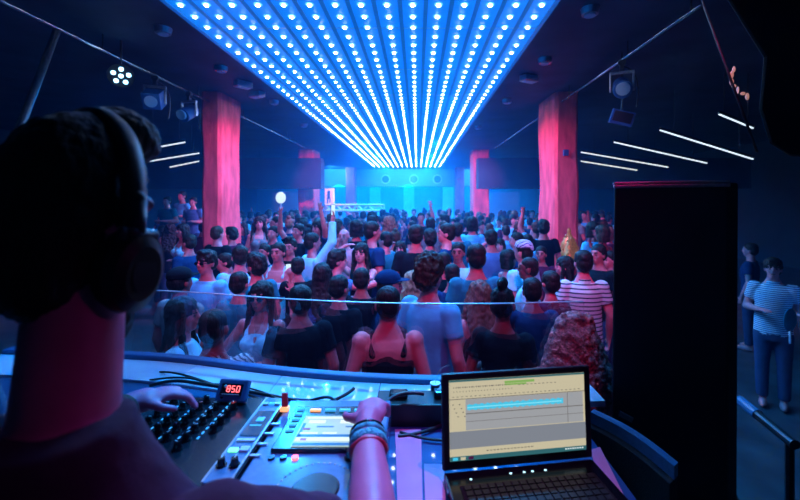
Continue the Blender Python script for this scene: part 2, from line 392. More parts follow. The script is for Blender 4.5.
# pipes
def pipe(name, a, b, label, r=.02):
    bm = MB(); cyl(bm, a, b, r, seg=12); return tag(obj(name, bm, M['pipe'], smooth=True), label, 'pipe', 'straight metal lighting pipes')
pipe('lighting_pipe', (-3.93, 1.6, 4.0), (-3.93, 7.56, 4.0), 'long bright pipe from above the DJ to the near pillar')
pipe('lighting_pipe', (-3.9, 8.56, 4.0), (-3.9, 14, 4.0), 'thin pipe running on beyond the pillar on the DJ side')
pipe('lighting_pipe', (2.74, 3.85, 4.0), (2.74, 7.56, 4.0), 'bright pipe over the tall black speaker to the near pillar')
pipe('lighting_pipe', (2.74, 8.7, 4.0), (2.74, 14, 4.0), 'thin pipe beyond the pillar behind the polo man')
for x, ys in ((-3.93, (2.4, 5.0, 7.2)), (-3.9, (9, 12)), (2.74, (4.0, 5.2, 7.2)), (2.74, (9, 12))):
    for y in ys:
        b = MB(); cyl(b, (x, y, 4.015), (x, y, CEIL), .008, seg=8)
        tag(obj('pipe_hanger', b, M['dark_metal']), 'thin black rod hanging a lighting pipe from ceiling', 'bracket', 'rods holding the lighting pipes')

def moving_lamp(loc, rz, label, body='box'):
    t = empty('stage_light', loc, rz, label, 'stage light', 'stage lights clamped to the pipes')
    b = MB(); cyl(b, (0, -.03, 0), (0, .03, 0), .05, seg=14); box(b, (0, 0, -.06), (.05, .06, .1)); obj('clamp', b, M['dark_metal'], t)
    b = MB(); box(b, (0, 0, -.13), (.30, .05, .03)); box(b, (-.14, 0, -.25), (.02, .05, .26)); box(b, (.14, 0, -.25), (.02, .05, .26)); obj('yoke', b, M['metal'], t, bevel=.004)
    b = MB()
    if body == 'box': box(b, (0, -.05, -.33), (.24, .3, .24), Euler((.5, 0, 0)))
    else: cyl(b, (0, .12, -.25), (0, -.15, -.40), .10, .12, 20)
    obj('housing', b, M['blue_box'], t, bevel=.012)
    b = MB(); cyl(b, (0, -.16, -.385), (0, -.19, -.40), .085, seg=20); obj('lens', b, M['pale_column'], t)
    c = tube('power_lead', [(.02, 0, -.05), (.2, .03, -.1), (.22, .02, -.35), (.17, .02, -.6)], .008, M['cable'], t)
moving_lamp((-3.93, 6.0, 3.96), .3, 'boxy stage light hung under the pipe beside DJ')
moving_lamp((-3.93, 6.9, 3.96), -.2, 'stage light on pipe just before near pillar, DJ side', 'can')
moving_lamp((2.74, 5.35, 3.96), -.4, 'stage light hanging on the pipe above the black speaker', 'can')
# barn-door lamp lower down
t = empty('floodlight', P(622, 118, 5.6), -.3, 'small dark floodlight hanging below the clamped stage light', 'stage light')
obj('housing', bx((0, 0, 0), (.30, .12, .2), Euler((.2, .3, 0))), M['blue_box'], t, bevel=.01)
obj('lens', bx((0, -.065, 0), (.24, .01, .14), Euler((.2, .3, 0))), M['grille'], t)
b = MB(); cyl(b, (0, 0, .09), (0, 0, CEIL-P(622, 118, 5.6).z), .012, seg=8); obj('hanging_rod', b, M['dark_metal'], t)
# tube clipped on pipe
b = MB(); cyl(b, (-3.83, 2.75, 4.08), (-3.83, 3.15, 4.08), .04, seg=12); box(b, (-3.88, 2.95, 4.04), (.08, .05, .05))
tag(obj('tube_lamp', b, M['blue_box']), 'short unlit blue tube fitting fixed on the pipe', 'stage light')
# par can with six glowing bulbs
p = P(121, 76, 5.2)
t = empty('par_light', p, 0, 'round spotlight with six glowing blue-white bulbs', 'stage light')
face = (Vector((0, 0, 1.9))-p).normalized(); q = face.to_track_quat('Z', 'Y')
b = MB(); cyl(b, -face*.22, -face*.02, .08, .15, 24); obj('housing', b, M['black'], t)
for k in range(6):
    v = Vector((0, 0, 0)) if k == 0 else Vector((.085*math.cos(k*2*PI/5+.3), .085*math.sin(k*2*PI/5+.3), 0))
    b = MB(); sph(b, (0, 0, 0), (.026, .026, .012), seg=12)
    o = obj('bulb', b, M['par_led'], t); o.rotation_euler = q.to_euler(); o.location = q @ v
b = MB(); cyl(b, (0, 0, .1), (0, 0, CEIL-p.z), .012, seg=8); obj('hanging_rod', b, M['dark_metal'], t)
spot('par_light_beam', p+face*.05, p+face*.05+Vector((.3, -1, -1.1)), (.0, .22, 1), 60, 60, .6, .1)

# linear tubes, side ceilings
TUBES = [((660, 130), (753, 159), 7.5, 'longest slanted white tube light over the black speaker'),
         ((614, 142), (707, 163), 9.5, 'slanted white tube light second in the row by speaker'),
         ((581, 152), (668, 167), 12, 'long thin white tube light just beside the near pillar'),
         ((719, 114), (753, 128), 6.5, 'short bright tube light nearest the dark hanging shape'),
         ((581, 161), (637, 170), 14, 'faint white tube light third below the pillar box'),
         ((581, 168), (613, 174), 17, 'faint short tube light fourth beside the pillar'),
         ((507, 174), (538, 178), 18, 'faint tube light showing just inside the near pillar'),
         ((515, 169), (538, 172), 20, 'faintest tube light inside the near pillar, farther one'),
         ((147, 149), (185, 142), 9, 'white tube light just beside the headphones, upper one'),
         ((150, 161), (199, 153), 11, 'white tube light beside the headphones, middle one'),
         ((170, 167), (199, 161), 13, 'white tube light beside the headphones, lowest one'),
         ((240, 163), (263, 161), 16, 'faint tube light just beyond the pillar, DJ side')]
for (a, b_, Y, lab) in TUBES:
    a3 = P(*a, Y); b3 = P(*b_, Y); t = empty('tube_light', (a3+b3)/2, 0, lab, 'ceiling light', 'slanted white tube lights')
    mid = (a3+b3)/2; b = MB(); cyl(b, a3-mid, b3-mid, .008+.0011*Y, seg=10); obj('tube', b, M['tube'], t)
    up = Vector((0, 0, .03)); b = MB(); cyl(b, a3-mid+up, b3-mid+up, .03, seg=8); obj('housing', b, M['dark_metal'], t)
    b = MB()
    for k in (.15, .85):
        q_ = (a3-mid)*(1-k)+(b3-mid)*k; cyl(b, q_+up, (q_.x, q_.y, CEIL-mid.z), .006, seg=6)
    obj('hanging_wire', b, M['dark_metal'], t)
# wash fittings lighting the side walls at the tubes' ends
spot('tube_wash', P(757, 160, 7.6), P(757, 300, 7.9), (.05, .55, 1), 28, 60, .9, .1)
spot('tube_wash', P(669, 168, 11.6), P(669, 300, 11.9), (.05, .5, 1), 30, 60, .9, .1)
spot('tube_wash', P(175, 162, 11), P(180, 300, 11.4), (.03, .4, 1), 30, 60, .9, .1)

# slanted posts at the edges
def post(a, b_, r, label, m):
    bm = MB(); cyl(bm, a, b_, r, seg=12); tag(obj('support_post', bm, m, smooth=True), label, 'post')
pa, pb = P(57, 30, 3.6), P(8, 160, 3.3)
post(pa, pb+(pb-pa)*(pb.z/(pa.z-pb.z)), .03, 'slanted dark teal post rising behind the DJ headphones', M['dark_metal'])
# hidden lower end reaches the floor
post(P(703, 3, 2.6)-(P(757, 152, 2.2)-P(703, 3, 2.6))*.8, P(757, 152, 2.2), .007, 'thin slanted glass edge hanging beside the big dark shape', M['dark_metal'])

# white lattice beam on posts with poster
t = empty('truss_beam', (-2.2, 14, 0), 0, 'white lattice beam standing level above the far crowd', 'truss')
b = MB()
for dy in (-.1, .1):
    for z in (1.80, 2.0): cyl(b, (-1.0, dy, z), (1.05, dy, z), .04, seg=8)
for k in range(12):
    x = -1.0+k*.186; s = 1 if k % 2 else -1
    for dy in (-.1, .1): cyl(b, (x, dy, 1.9-.1*s), (min(1.05, x+.186), dy, 1.9+.1*s), .025, seg=6)
obj('beam', b, M['pale_column'], t)
for x in (-1.0, -.72):
    b = MB(); cyl(b, (x, 0, 0), (x, 0, 2.6), .04, seg=10); obj('post', b, M['pale_column'], t)
obj('poster', bx((-.86, -.1, 2.3), (.30, .03, .55)), M['poster'], t)
b = MB(); sph(b, (-.85, -.13, 2.44), (.05, .02, .06), seg=10); box(b, (-.86, -.12, 2.3), (.09, .012, .18)); box(b, (-.90, -.12, 2.15), (.035, .012, .18)); box(b, (-.82, -.12, 2.16), (.03, .012, .16)); obj('printed_figure', b, M['scr_blue'], t)

# ------------------------------------------------------------------ booth
def interp(pts, x):
    for (x0, y0), (x1, y1) in zip(pts, pts[1:]):
        if x <= x1: return y0+(y1-y0)*(x-x0)/(x1-x0)
    return pts[-1][1]
GL = [(-1.9, 1.86), (-1.2, 1.79), (-1.0, 1.757), (-.74, 1.68), (-.47, 1.61), (-.144, 1.56), (.11, 1.545), (.40, 1.555), (.66, 1.59)]
xs = [-1.9+i*(2.56/32) for i in range(33)]
def sm(x):
    return sum(interp(GL, min(.66, max(-1.9, x+d))) for d in (-.15, -.07, 0, .07, .15))/5
gl_in = [(x, sm(x)-.006) for x in xs]; gl_out = [(x, sm(x)+.006) for x in xs]
t = empty('glass_screen', (0, 0, 0), 0, 'low curved glass screen between the booth and crowd', 'glass screen')
obj('pane', strip(MB(), gl_in, gl_out, 1.42, 1.705), M['glass'], t)
obj('top_edge', strip(MB(), [(a, b-.001) for a, b in gl_in], [(a, b+.001) for a, b in gl_out], 1.705, 1.7075), M['glass_edge'], t)
obj('bottom_rail', strip(MB(), [(x, sm(x)-.028) for x in xs], [(x, sm(x)+.02) for x in xs], 1.385, 1.425), M['blue_box'], t, bevel=.008)
t['category'] = 'glass screen'
# ledge in front of the glass
LED_IN = [(x, sm(x)-.028) for x in xs]
LW = lambda x: .155 + .03*max(0, -x-.3)
t = empty('booth_ledge', (0, 0, 0), 0, 'glossy pale ledge curving below the glass screen', 'ledge')
cuts = [0, 6, 12, 17, 22, 32]
for a, b_ in zip(cuts, cuts[1:]):
    seg = xs[a:b_+1]; e = .0015
    seg = [seg[0]+e]+seg[1:-1]+[seg[-1]-e]
    obj('ledge_section', strip(MB(), [(x, sm(x)-.03-LW(x)) for x in seg], [(x, sm(x)-.03) for x in seg], 1.385, 1.405), M['ledge'], t)
# counter and booth body
t = empty('dj_counter', (0, 0, 0), 0, 'dark glossy counter carrying the decks and the laptop', 'counter')
xc = [x for x in xs if x < .52]+[.52]
tb = [(x, .70 if x < -.1 else .62) for x in xc]
obj('top', strip(MB(), tb, [(x, sm(x)-.031-LW(x)) for x in xc], 1.365, 1.395), M['table'], t)
obj('body', strip(MB(), [(x, .80) for x in xc], [(x, sm(x)+.02) for x in xc], .42, 1.364), M['black_matt'], t)
o = struct('floor_booth', bx((-.2, -.2, .2), (6, 3.9, .4)), M['black_matt'])
o.location = (0, 0, 0)
obj_front = struct('trim_4', bx((-.2, 1.80, .20), (6, .1, .41)), M['black_matt'])

# curved ledge piece to the speaker
arc = []
for k in range(14):
    s = k/13; a = P(598+80*s, 414+52*s+6*math.sin(s*PI), 1); h = .705
    px, py = 592+84*s, 411+54*s-5*math.sin(s*PI)
    Y = F*h/(py-CY); arc.append(((px-CX)/F*Y, Y))
t_le = empty('ledge_end', (0, 0, 0), 0, 'narrow pale ledge strip curving in front of the black speaker', 'ledge')
t = (obj('top', strip(MB(), [(x-.010, y-.008) for x, y in arc], [(x+.012, y+.010) for x, y in arc], 1.36, 1.396), M['deck'], t_le))
b = MB(); strip(b, [(x-.03, y-.02) for x, y in arc], [(x+.01, y+.010) for x, y in arc], .41, 1.358)
obj('side_panel', b, M['black_matt'], t_le)

# speaker -------------------------------------------------------------------------
t = empty('loudspeaker', (.895, 1.385, 0), -.42, 'tall black loudspeaker beside the laptop', 'loudspeaker')
bm = MB()
prof = [(-.19, .0), (.15, .0), (.185, .035), (.15, .34), (-.17, .34)]
lo = [bm.verts.new((x-.012, y-.03, 1.06)) for x, y in prof]; hi = [bm.verts.new((x, y, 2.165)) for x, y in prof]
for i in range(5): bm.faces.new((lo[i], lo[(i+1) % 5], hi[(i+1) % 5], hi[i]))
bm.faces.new(lo[::-1]); bm.faces.new(hi)
obj('cabinet', bm, M['black'], t, bevel=.006)
bm = MB()                                     # perforated grille: a real lattice
gx0, gx1, gz0, gz1 = -.182, .142, 1.12, 2.145
import itertools
n = 44
def gpt(u, z):  # follow the lean of the cabinet
    k = (2.158-z)/1.098
    return Vector((gx0+(gx1-gx0)*u-.012*k, -.006-.03*k, z))
for i in range(-70, n):
    for d in (1, -1):
        pts = []
        for s in (0, 1):
            u = i/n*1.0 + s*2.4
            z = gz0+(gz1-gz0)*s if d == 1 else gz1-(gz1-gz0)*s
            pts.append((u, z))
        (u0, z0), (u1, z1) = pts
        ta = max(0, (0-u0)/(u1-u0)); tb_ = min(1, (1-u0)/(u1-u0))
        if tb_-ta < .01: continue
        A = gpt(u0+(u1-u0)*ta, z0+(z1-z0)*ta); B = gpt(u0+(u1-u0)*tb_, z0+(z1-z0)*tb_)
        cyl(bm, A, B, .0016, seg=3)
obj('grille', bm, M['grille'], t)
obj('grille_rim', box(box(MB(), (-.02, -.006, 2.156), (.345, .012, .012)), (-.02, .04, 2.169), (.345, .09, .008)), M['metal'], t, bevel=.003)
obj('badge', bx((-.155, -.035, 1.34), (.045, .008, .018), Euler((0, .35, 0))), M['silver'], t)
b = bx((.96, 1.50, .73), (.40, .36, .65), Euler((0, 0, -.42))); tag(obj('subwoofer', b, M['black'], bevel=.01), 'black subwoofer cabinet under the tall black loudspeaker', 'loudspeaker')

# dark blurred shape hanging top corner
t = empty('hanging_monitor', (1.25, 1.15, 2.75), 0, 'big black monitor speaker hanging in the upper corner', 'loudspeaker')
bm = MB(); pts = [P(706, -30, 1.2), P(762, 58, 1.2), P(757, 110, 1.2), P(768, 146, 1.2), P(790, 160, 1.2), P(840, 162, 1.2), P(900, 100, 1.2), P(900, -60, 1.2)]
base = Vector((1.25, 1.15, 2.75))
f0 = [bm.verts.new(q-base) for q in pts]; f1 = [bm.verts.new(q-base+Vector((.50, .45, .28))) for q in pts]
bm.faces.new(f0); bm.faces.new(f1[::-1])
for i in range(8): bm.faces.new((f0[i], f0[(i+1) % 8], f1[(i+1) % 8], f1[i]))
obj('cabinet', bm, M['black_matt'], t, bevel=.03, seg=3)
b = MB(); cyl(b, (.2, .2, .3), (.2, .2, CEIL-2.75), .02, seg=8); obj('bracket', b, M['black_matt'], t)
# made-up glowing cluster for a warm blurred glint beside it
t = empty('warm_glint_standin', P(741, 84, 2.4), 0, 'made-up glowing crystal cluster standing for a warm glint by the thin glass edge', 'lamp')
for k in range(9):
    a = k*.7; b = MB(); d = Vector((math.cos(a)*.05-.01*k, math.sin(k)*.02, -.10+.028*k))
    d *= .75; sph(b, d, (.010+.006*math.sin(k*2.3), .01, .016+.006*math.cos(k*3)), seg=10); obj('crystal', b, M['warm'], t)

# ------------------------------------------------------------------ decks
# mixer
MX = empty('dj_mixer', (-.597, 1.04, 1.396), 0, 'black DJ mixer covered in knobs under the DJ hand', 'mixer')
obj('body', bx((0, 0, .05), (.40, .40, .10)), M['deck_dark'], MX, bevel=.006)
kn = MB(); cyl(kn, (0, 0, 0), (0, 0, .004), .0125, seg=18); cyl(kn, (0, 0, .004), (0, 0, .02), .0095, .0075, 18)
knob = bpy.data.meshes.new('knob'); kn.to_mesh(knob); kn.free(); knob.materials.append(M['black_gloss'])
mk = MB(); box(mk, (0, .004, .0205), (.002, .008, .001)); mark = bpy.data.meshes.new('pointer'); mk.to_mesh(mark); mk.free(); mark.materials.append(M['white_mark'])
for c in range(5):
    for r in range(7):
        x = -.135+c*.049; y = .165-r*.038
        if c == 4 and r > 4: continue
        k = link('knob', knob, None, MX, (x, y, .1)); k.rotation_euler = (0, 0, random.uniform(-2, 2)); link('pointer', mark, None, k)
for c in range(4):
    x = -.135+c*.049
    b = MB(); box(b, (x, -.14, .1005), (.003, .075, .001)); obj('fader_slot', b, M['white_mark'], MX)
    b = MB(); box(b, (x, -.125+.02*(c % 3), .106), (.014, .022, .012)); obj('fader', b, M['black'], MX, bevel=.002)
for c in range(4):
    b = MB()
    for r in range(9): box(b, (-.11+c*.049, .16-r*.022, .1006), (.004, .010, .001))
    obj('meter', b, M['cue'] if c != 2 else M['white_mark'], MX)
obj('effect_panel', bx((.167, 0, .1015), (.060, .37, .005)), M['deck'], MX, bevel=.002)
for x in (.137, .196): obj('trim_strip', bx((x, 0, .105), (.005, .37, .003)), M['silver'], MX)
obj('display', bx((.167, .045, .105), (.048, .12, .003)), mat('mixer_display', (.01, .03, .06), .1, emit=(.0, .06, .22), estr=.6), MX)
b = MB(); box(b, (.167, .06, .1072), (.02, .02, .0008)); box(b, (.165, .03, .1072), (.03, .005, .0008)); obj('display_text', b, M['cue'], MX)
obj('level_bar', bx((.167, -.035, .106), (.045, .009, .004)), M['white_mark'], MX)
for k in range(3): obj('button', bx((.150+k*.017, .145, .106), (.015, .012, .006)), M['cue' if k == 1 else 'silver'], MX, bevel=.001)
obj('button', bx((.154, -.075, .106), (.022, .012, .006)), M['green_btn'], MX, bevel=.001)
obj('button', bx((.180, -.072, .106), (.022, .018, .006)), M['white_mark'], MX, bevel=.001)
for k in range(2):
    kk = link('knob', knob, None, MX, (.152+k*.03, -.13, .103)); link('pointer', mark, None, kk)

# player deck
PD = empty('media_player_deck', (-.245, 1.0, 1.396), 0, 'blue-lit media player deck with jog wheel and bright screen', 'deck')
obj('body', bx((.01, -.035, .048), (.312, .53, .096)), M['deck'], PD, bevel=.006)
obj('screen_bezel', box(MB(), (.015, .07, .101), (.25, .205, .010)), M['deck_dark'], PD, bevel=.003)
SY = .045; sz = .1075
obj('screen', bx((.02, SY, sz), (.168, .138, .002)), M['scr_pale'], PD)
b = MB()
for (u, v, w_, h_) in ((0, .045, .17, .006), (-.05, .03, .05, .012), (.045, .03, .05, .012), (0, -.032, .178, .012), (-.0, -.012, .04, .006), (-.06, -.012, .05, .006)): box(b, (.02+u*.9, SY+v*1.28, sz+.0015), (w_*.9, h_*1.28, .001))
obj('screen_text', b, M['scr_white'], PD)
b = MB()
for (u, v, w_, h_) in ((0, -.02, .183, .008), (0, -.048, .183, .008), (-.02, .012, .05, .004), (.06, .012, .04, .004), (-.085, .0, .008, .05)): box(b, (.02+u*.9, SY+v*1.28, sz+.001), (w_*.9, h_*1.28, .0012))
obj('screen_bar', b, M['scr_blue'], PD)
b = MB(); box(b, (-.045, SY+.004, sz+.002), (.02, .006, .001)); box(b, (-.04, SY-.043, sz+.002), (.016, .008, .001)); obj('screen_marker', b, M['pink_board'], PD)
for k in range(4): obj('menu_button', bx((-.045+k*.042, .145, .108), (.030, .010, .006)), M['orange_btn' if k == 0 else 'cue'], PD, bevel=.001)
for k in range(5): obj('source_button', bx((-.088, .150-k*.026, .108), (.020, .012, .005)), M['cue'], PD, bevel=.001)
for k in range(4): obj('hot_cue_button', bx((-.145, .09-k*.045, .098), (.032, .009, .006)), M['silver'], PD, bevel=.001)
for k in range(3): 
    b = MB(); cyl(b, (-.10+k*.028, -.052, .096), (-.10+k*.028, -.052, .101), .008, seg=16); obj('round_button', b, M['deck_dark'] if k < 2 else M['red_led'], PD)
JX, JY = .035, -.175
for (r0, z0, z1, m_, nm) in ((.092, .096, .104, 'silver', 'jog_ring'), (.086, .104, .112, 'deck', 'jog_wheel'), (.046, .112, .115, 'deck_dark', 'jog_display')):
    b = MB(); cyl(b, (JX, JY, z0), (JX, JY, z1), r0+.004, r0, 48); obj(nm, b, M[m_], PD, smooth=False)
b = MB()
for k in range(40):
    a = k*2*PI/40; sph(b, (JX+.082*math.cos(a), JY+.082*math.sin(a), .1125), (.0035, .0035, .0012), seg=6)
obj('jog_dots', b, M['silver'], PD)
obj('fader_slot', bx((.150, -.17, .097), (.006, .13, .002)), M['deck_dark'], PD)
obj('tempo_fader', bx((.150, -.15, .104), (.018, .022, .012)), M['black'], PD, bevel=.002)
for k in range(3):
    kk = link('knob', knob, None, PD, (.085+k*.028, -.052, .096))
b = MB(); cyl(b, (-.135, -.26, .096), (-.135, -.26, .103), .018, seg=20); obj('play_button', b, M['green_btn'], PD)
b = MB(); cyl(b, (-.135, -.205, .096), (-.135, -.205, .103), .018, seg=20); obj('cue_button', b, M['orange_btn'], PD)

# usb stick
t = empty('usb_stick', (-.385, 1.165, 1.4925), 0, 'dark red lit memory stick standing in the deck', 'memory stick')
obj('plug', bx((0, 0, .006), (.024, .018, .012)), M['orange_btn'], t, bevel=.002)
obj('cap', bx((0, 0, .032), (.018, .010, .040)), M['usb'], t, bevel=.003)

# counter box with red digits
p = P(231, 399, 1.2)
t = empty('tempo_counter', (p.x, 1.215, 1.4975), -.12, 'small blue box with glowing red digits behind the mixer', 'display box')
R_ = Euler((-.55, 0, 0))
hgt = .033
obj('case', bx((0, 0, hgt-.004), (.095, .02, .062), R_), M['blue_box'], t, bevel=.004)
b = MB(); box(b, (0, .012, .008), (.06, .02, .014)); obj('stand', b, M['black'], t)
qm = R_.to_matrix()
def onbox(u, v): return Vector((0, 0, hgt-.004)) + qm @ Vector((u, -.0112, v))
obj('display', box(MB(), onbox(.0, .002), (.068, .002, .032), R_), M['deck_dark'], t)
SEG = {'8': 'abcdefg', '5': 'afgcd', '0': 'abcdef'}
for i, d_ in enumerate('850'):
    b = MB(); ux = -.010+i*.0155
    S_ = dict(a=(0, .008, .008, .0022), g=(0, 0, .008, .0022), d=(0, -.008, .008, .0022), f=(-.0045, .004, .0022, .008), b=(.0045, .004, .0022, .008), e=(-.0045, -.004, .0022, .008), c=(.0045, -.004, .0022, .008))
    for s in SEG[d_]:
        u, v, a_, c_ = S_[s]; box(b, onbox(ux+u, .004+v)+qm @ Vector((0, -.0015, 0)), (a_, .001, c_), R_)
    obj('digit', b, M['red_led'], t)
b = MB(); sph(b, onbox(-.022, .010), .005, seg=10); obj('indicator_bulb', b, M['white_mark'], t)
obj('caption_line', box(MB(), onbox(0, -.011)+qm @ Vector((0, -.0015, 0)), (.056, .001, .002), R_), M['white_mark'], t)

# black power box behind deck
t = empty('power_strip', (.09, 1.30, 1.396), 0, 'long black power box on the counter behind the laptop', 'power box')
obj('case', bx((0, 0, .035), (.44, .10, .07)), M['black'], t, bevel=.005)
obj('plug', bx((.0, 0, .082), (.07, .035, .024)), M['black_gloss'], t, bevel=.006)
obj('plug', bx((-.15, .0, .080), (.06, .04, .02)), M['black_gloss'], t, bevel=.006)
t = empty('desk_lamp', (.062, 1.36, 1.405), 0, 'small metal can lamp with thin bent wire by the glass', 'lamp')
b = MB(); cyl(b, (0, 0, 0), (0, 0, .075), .016, seg=18); obj('body', b, M['blue_box'], t)
b = MB(); cyl(b, (0, 0, .075), (0, 0, .08), .018, seg=18); obj('rim', b, M['metal'], t)
tube('wire', [(0, 0, .08), (.002, 0, .11), (.015, 0, .135), (.05, 0, .14)], .0012, M['metal'], t)

def cable(pts, label, r=.004, m='cable'):
    tag(tube('cable', [P(x, y, Y) for x, y, Y in pts], r, M[m]), label, 'cable', 'loose leads on the counter')
def tz(px, py, z=1.405):
    Y = F*(CZ-z)/(py-CY); return (px, py, Y)
cable([tz(150, 380), tz(190, 374, 1.44), tz(206, 386), tz(240, 391), tz(262, 400)], 'black lead lying behind the mixer and the DJ hand')
cable([tz(205, 384), tz(240, 383, 1.43), tz(270, 392, 1.43), tz(282, 402, 1.42)], 'thin lead looping behind the box with red digits', .003)
cable([tz(300, 404), tz(318, 398, 1.43), tz(333, 394, 1.43), tz(337, 405), tz(355, 412)], 'black lead twisting behind the bright deck screen', .005)
cable([tz(325, 404), tz(350, 394, 1.42), tz(354, 388, 1.43)], 'black lead with its end sticking up behind deck', .006)
cable([tz(380, 412, 1.47), tz(390, 393, 1.50), tz(405, 391, 1.50), tz(424, 394, 1.49)], 'thick black lead arching over the black power box', .006)
cable([tz(398, 436), tz(420, 435), tz(438, 427), tz(452, 420)], 'black lead running from the bracelets behind the laptop', .005)
cable([tz(400, 432), tz(418, 438), tz(436, 441), tz(450, 440)], 'black lead nearest the laptop hinge on pink board', .004)
cable([tz(160, 372), tz(175, 371, 1.43), tz(196, 378, 1.42), tz(215, 385)], 'black lead curling on the pale ledge by the hand', .004)
tag(tube('cable', [P(x, y, Y) for x, y, Y in (tz(150, 386, 1.43), tz(170, 379, 1.45), tz(190, 382, 1.44), tz(230, 388, 1.43), tz(285, 398, 1.42), tz(300, 402, 1.42))], .006, M['cable']), 'thick black lead sweeping behind mixer toward the deck', 'cable', 'loose leads on the counter')

def board(poly, label, z=1.3965):
    bm = MB(); pts = [P(*tz(x, y, z)) for x, y in poly]
    lo = [bm.verts.new((q.x, q.y, z)) for q in pts]; hi = [bm.verts.new((q.x, q.y, z+.006)) for q in pts]; n = len(pts)
    bm.faces.new(lo[::-1]); bm.faces.new(hi)
    for i in range(n): bm.faces.new((lo[i], lo[(i+1) % n], hi[(i+1) % n], hi[i]))
    tag(obj('pink_board', bm, M['pink_board']), label, 'board', 'pink boards on the counter')
board([(395, 431), (421, 431), (423, 520), (398, 520)], 'pink board between the bracelets and the reflecting counter')
board([(424, 466), (444, 466), (447, 530), (426, 530)], 'short pink board touching the laptop base')
board([(590, 452), (600, 449), (640, 530), (618, 530)], 'narrow pink board on the speaker side of laptop')

# ------------------------------------------------------------------ laptop
BL = Vector((.066, 1.0, 0)); BR = Vector((.462, 1.055, 0)); ux = (BR-BL).normalized(); yaw = math.atan2(ux.y, ux.x)
LT = empty('laptop', ((BL.x+BR.x)/2, (BL.y+BR.y)/2, 1.397), yaw, 'black laptop showing an audio track on its screen', 'laptop')
W_ = (BR-BL).length
obj('base', bx((0, -.13, .014), (W_, .26, .026)), M['black_gloss'], LT, bevel=.005)
obj('keyboard', bx((-.0, -.115, .0275), (W_*.86, .12, .002)), M['black_matt'], LT)
kb = MB()
for r in range(6):
    for c in range(17): box(kb, (-.155+c*.0194, -.066-r*.0185, .030), (.0155, .0145, .004))
obj('keys', kb, M['black'], LT)['kind'] = 'stuff'
obj('touchpad', bx((-.03, -.215, .0275), (.09, .05, .002)), M['black'], LT, bevel=.002)
for i, u in enumerate((-.139, -.035, .0, .022, .056)):
    b = MB(); sph(b, (u, -.028 if i else -.035, .028), (.0035, .0025, .0015), seg=10); obj('status_bulb', b, mat('status_light_%s' % 'abcde'[i], (.5, .8, 1), .3, emit=(.5, .9, 1), estr=1.6), LT)
obj('side_port', bx((-W_/2-.0005, -.05, .013), (.002, .016, .006)), M['silver'], LT)
obj('side_port', bx((-W_/2-.0005, -.09, .013), (.002, .014, .006)), M['silver'], LT)
SC = bpy.data.objects.new('display_lid', None)
# lid: mesh with real thickness; content as thin parts
lidH = .238; tilt = -.10
bm = bx((0, .006, lidH/2), (W_+.004, .012, lidH))
lid = obj('display_lid', bm, M['black'], LT, bevel=.005); lid.location = (0, 0, .028); lid.rotation_euler = (tilt*-1*-1, 0, 0)
lid.rotation_euler = (-.06, 0, 0)
SW, SH = .366, .198; s0 = .024
def scr(name, u0, v0, u1, v1, m_, lift=0):
    b = bx((-SW/2+SW*(u0+u1)/2, -.0012-lift, s0+SH*(1-(v0+v1)/2)), (SW*(u1-u0), .0008, SH*(v1-v0))); return obj(name, b, M[m_], lid)
scr('screen', 0, 0, 1, 1, 'scr_cream')
scr('title_bar', 0, 0, 1, .022, 'scr_teal', .0006)
b = MB()
def scrb(b, u0, v0, u1, v1, lift): box(b, (-SW/2+SW*(u0+u1)/2, -.0012-lift, s0+SH*(1-(v0+v1)/2)), (SW*(u1-u0), .0006, SH*(v1-v0)))
for k in range(26): scrb(b, .03+k*.016, .085, .035+k*.016+.003*(k % 3), .10, .0006)
for k in range(20): scrb(b, .03+k*.022, .14, .036+k*.022, .15, .0006)
for k in range(30): scrb(b, .02+k*.032, .205, .035+k*.032, .212, .0006)
for k in range(8): scrb(b, .02+k*.012, .30+.05*(k % 4), .03+k*.012, .31+.05*(k % 4), .0006)
for k in range(14): scrb(b, .26+k*.025, .895, .275+k*.025, .905, .0006)
for k in range(10): scrb(b, .5+k*.03, .10, .515+k*.03, .107, .0006)
obj('toolbar_text', b, M['scr_ink'], lid)
b = MB(); scrb(b, .40, .045, .62, .075, .0006); scrb(b, .40, .08, .56, .10, .0006); obj('level_meter', b, M['scr_green'], lid)
scr('track_header', .0, .235, 1, .242, 'scr_ink', .0006)
scr('track_area', .115, .245, .86, .63, 'scr_grey', .0006)
b = MB(); scrb(b, .86, .245, .985, .63, .0004); obj('empty_track_area', b, M['scr_grey'], lid)
b = MB()
for k in range(60):
    h = .030+.008*math.sin(k*1.7)+.008*random.random(); scrb(b, .125+k*.0118, .345-h, .125+(k+1)*.0118+.0005, .345+h, .0012)
obj('waveform', b, M['scr_cyan'], lid)
b = MB(); scrb(b, .125, .340, .82, .352, .0018); obj('waveform_core', b, M['scr_cyan2'], lid)
b = MB()
for v in (.42, .425, .52): scrb(b, .115, v, .985, v+.004, .0012)
scrb(b, .865, .245, .868, .63, .0012)
obj('track_line', b, M['scr_ink'], lid)
scr('lower_area', .0, .64, 1, .85, 'scr_grey2', .0006)
scr('task_bar', .0, .945, 1, 1, 'scr_teal', .0006)
for k, m_ in enumerate(('scr_cyan', 'scr_cream', 'pink_board')): scr('task_icon', .02+k*.055, .955, .055+k*.055, .99, m_, .0012)
b = MB()
for k in range(8): scrb(b, .84+k*.018, .96, .85+k*.018, .975, .0012)
obj('tray_icon', b, M['scr_white'], lid)

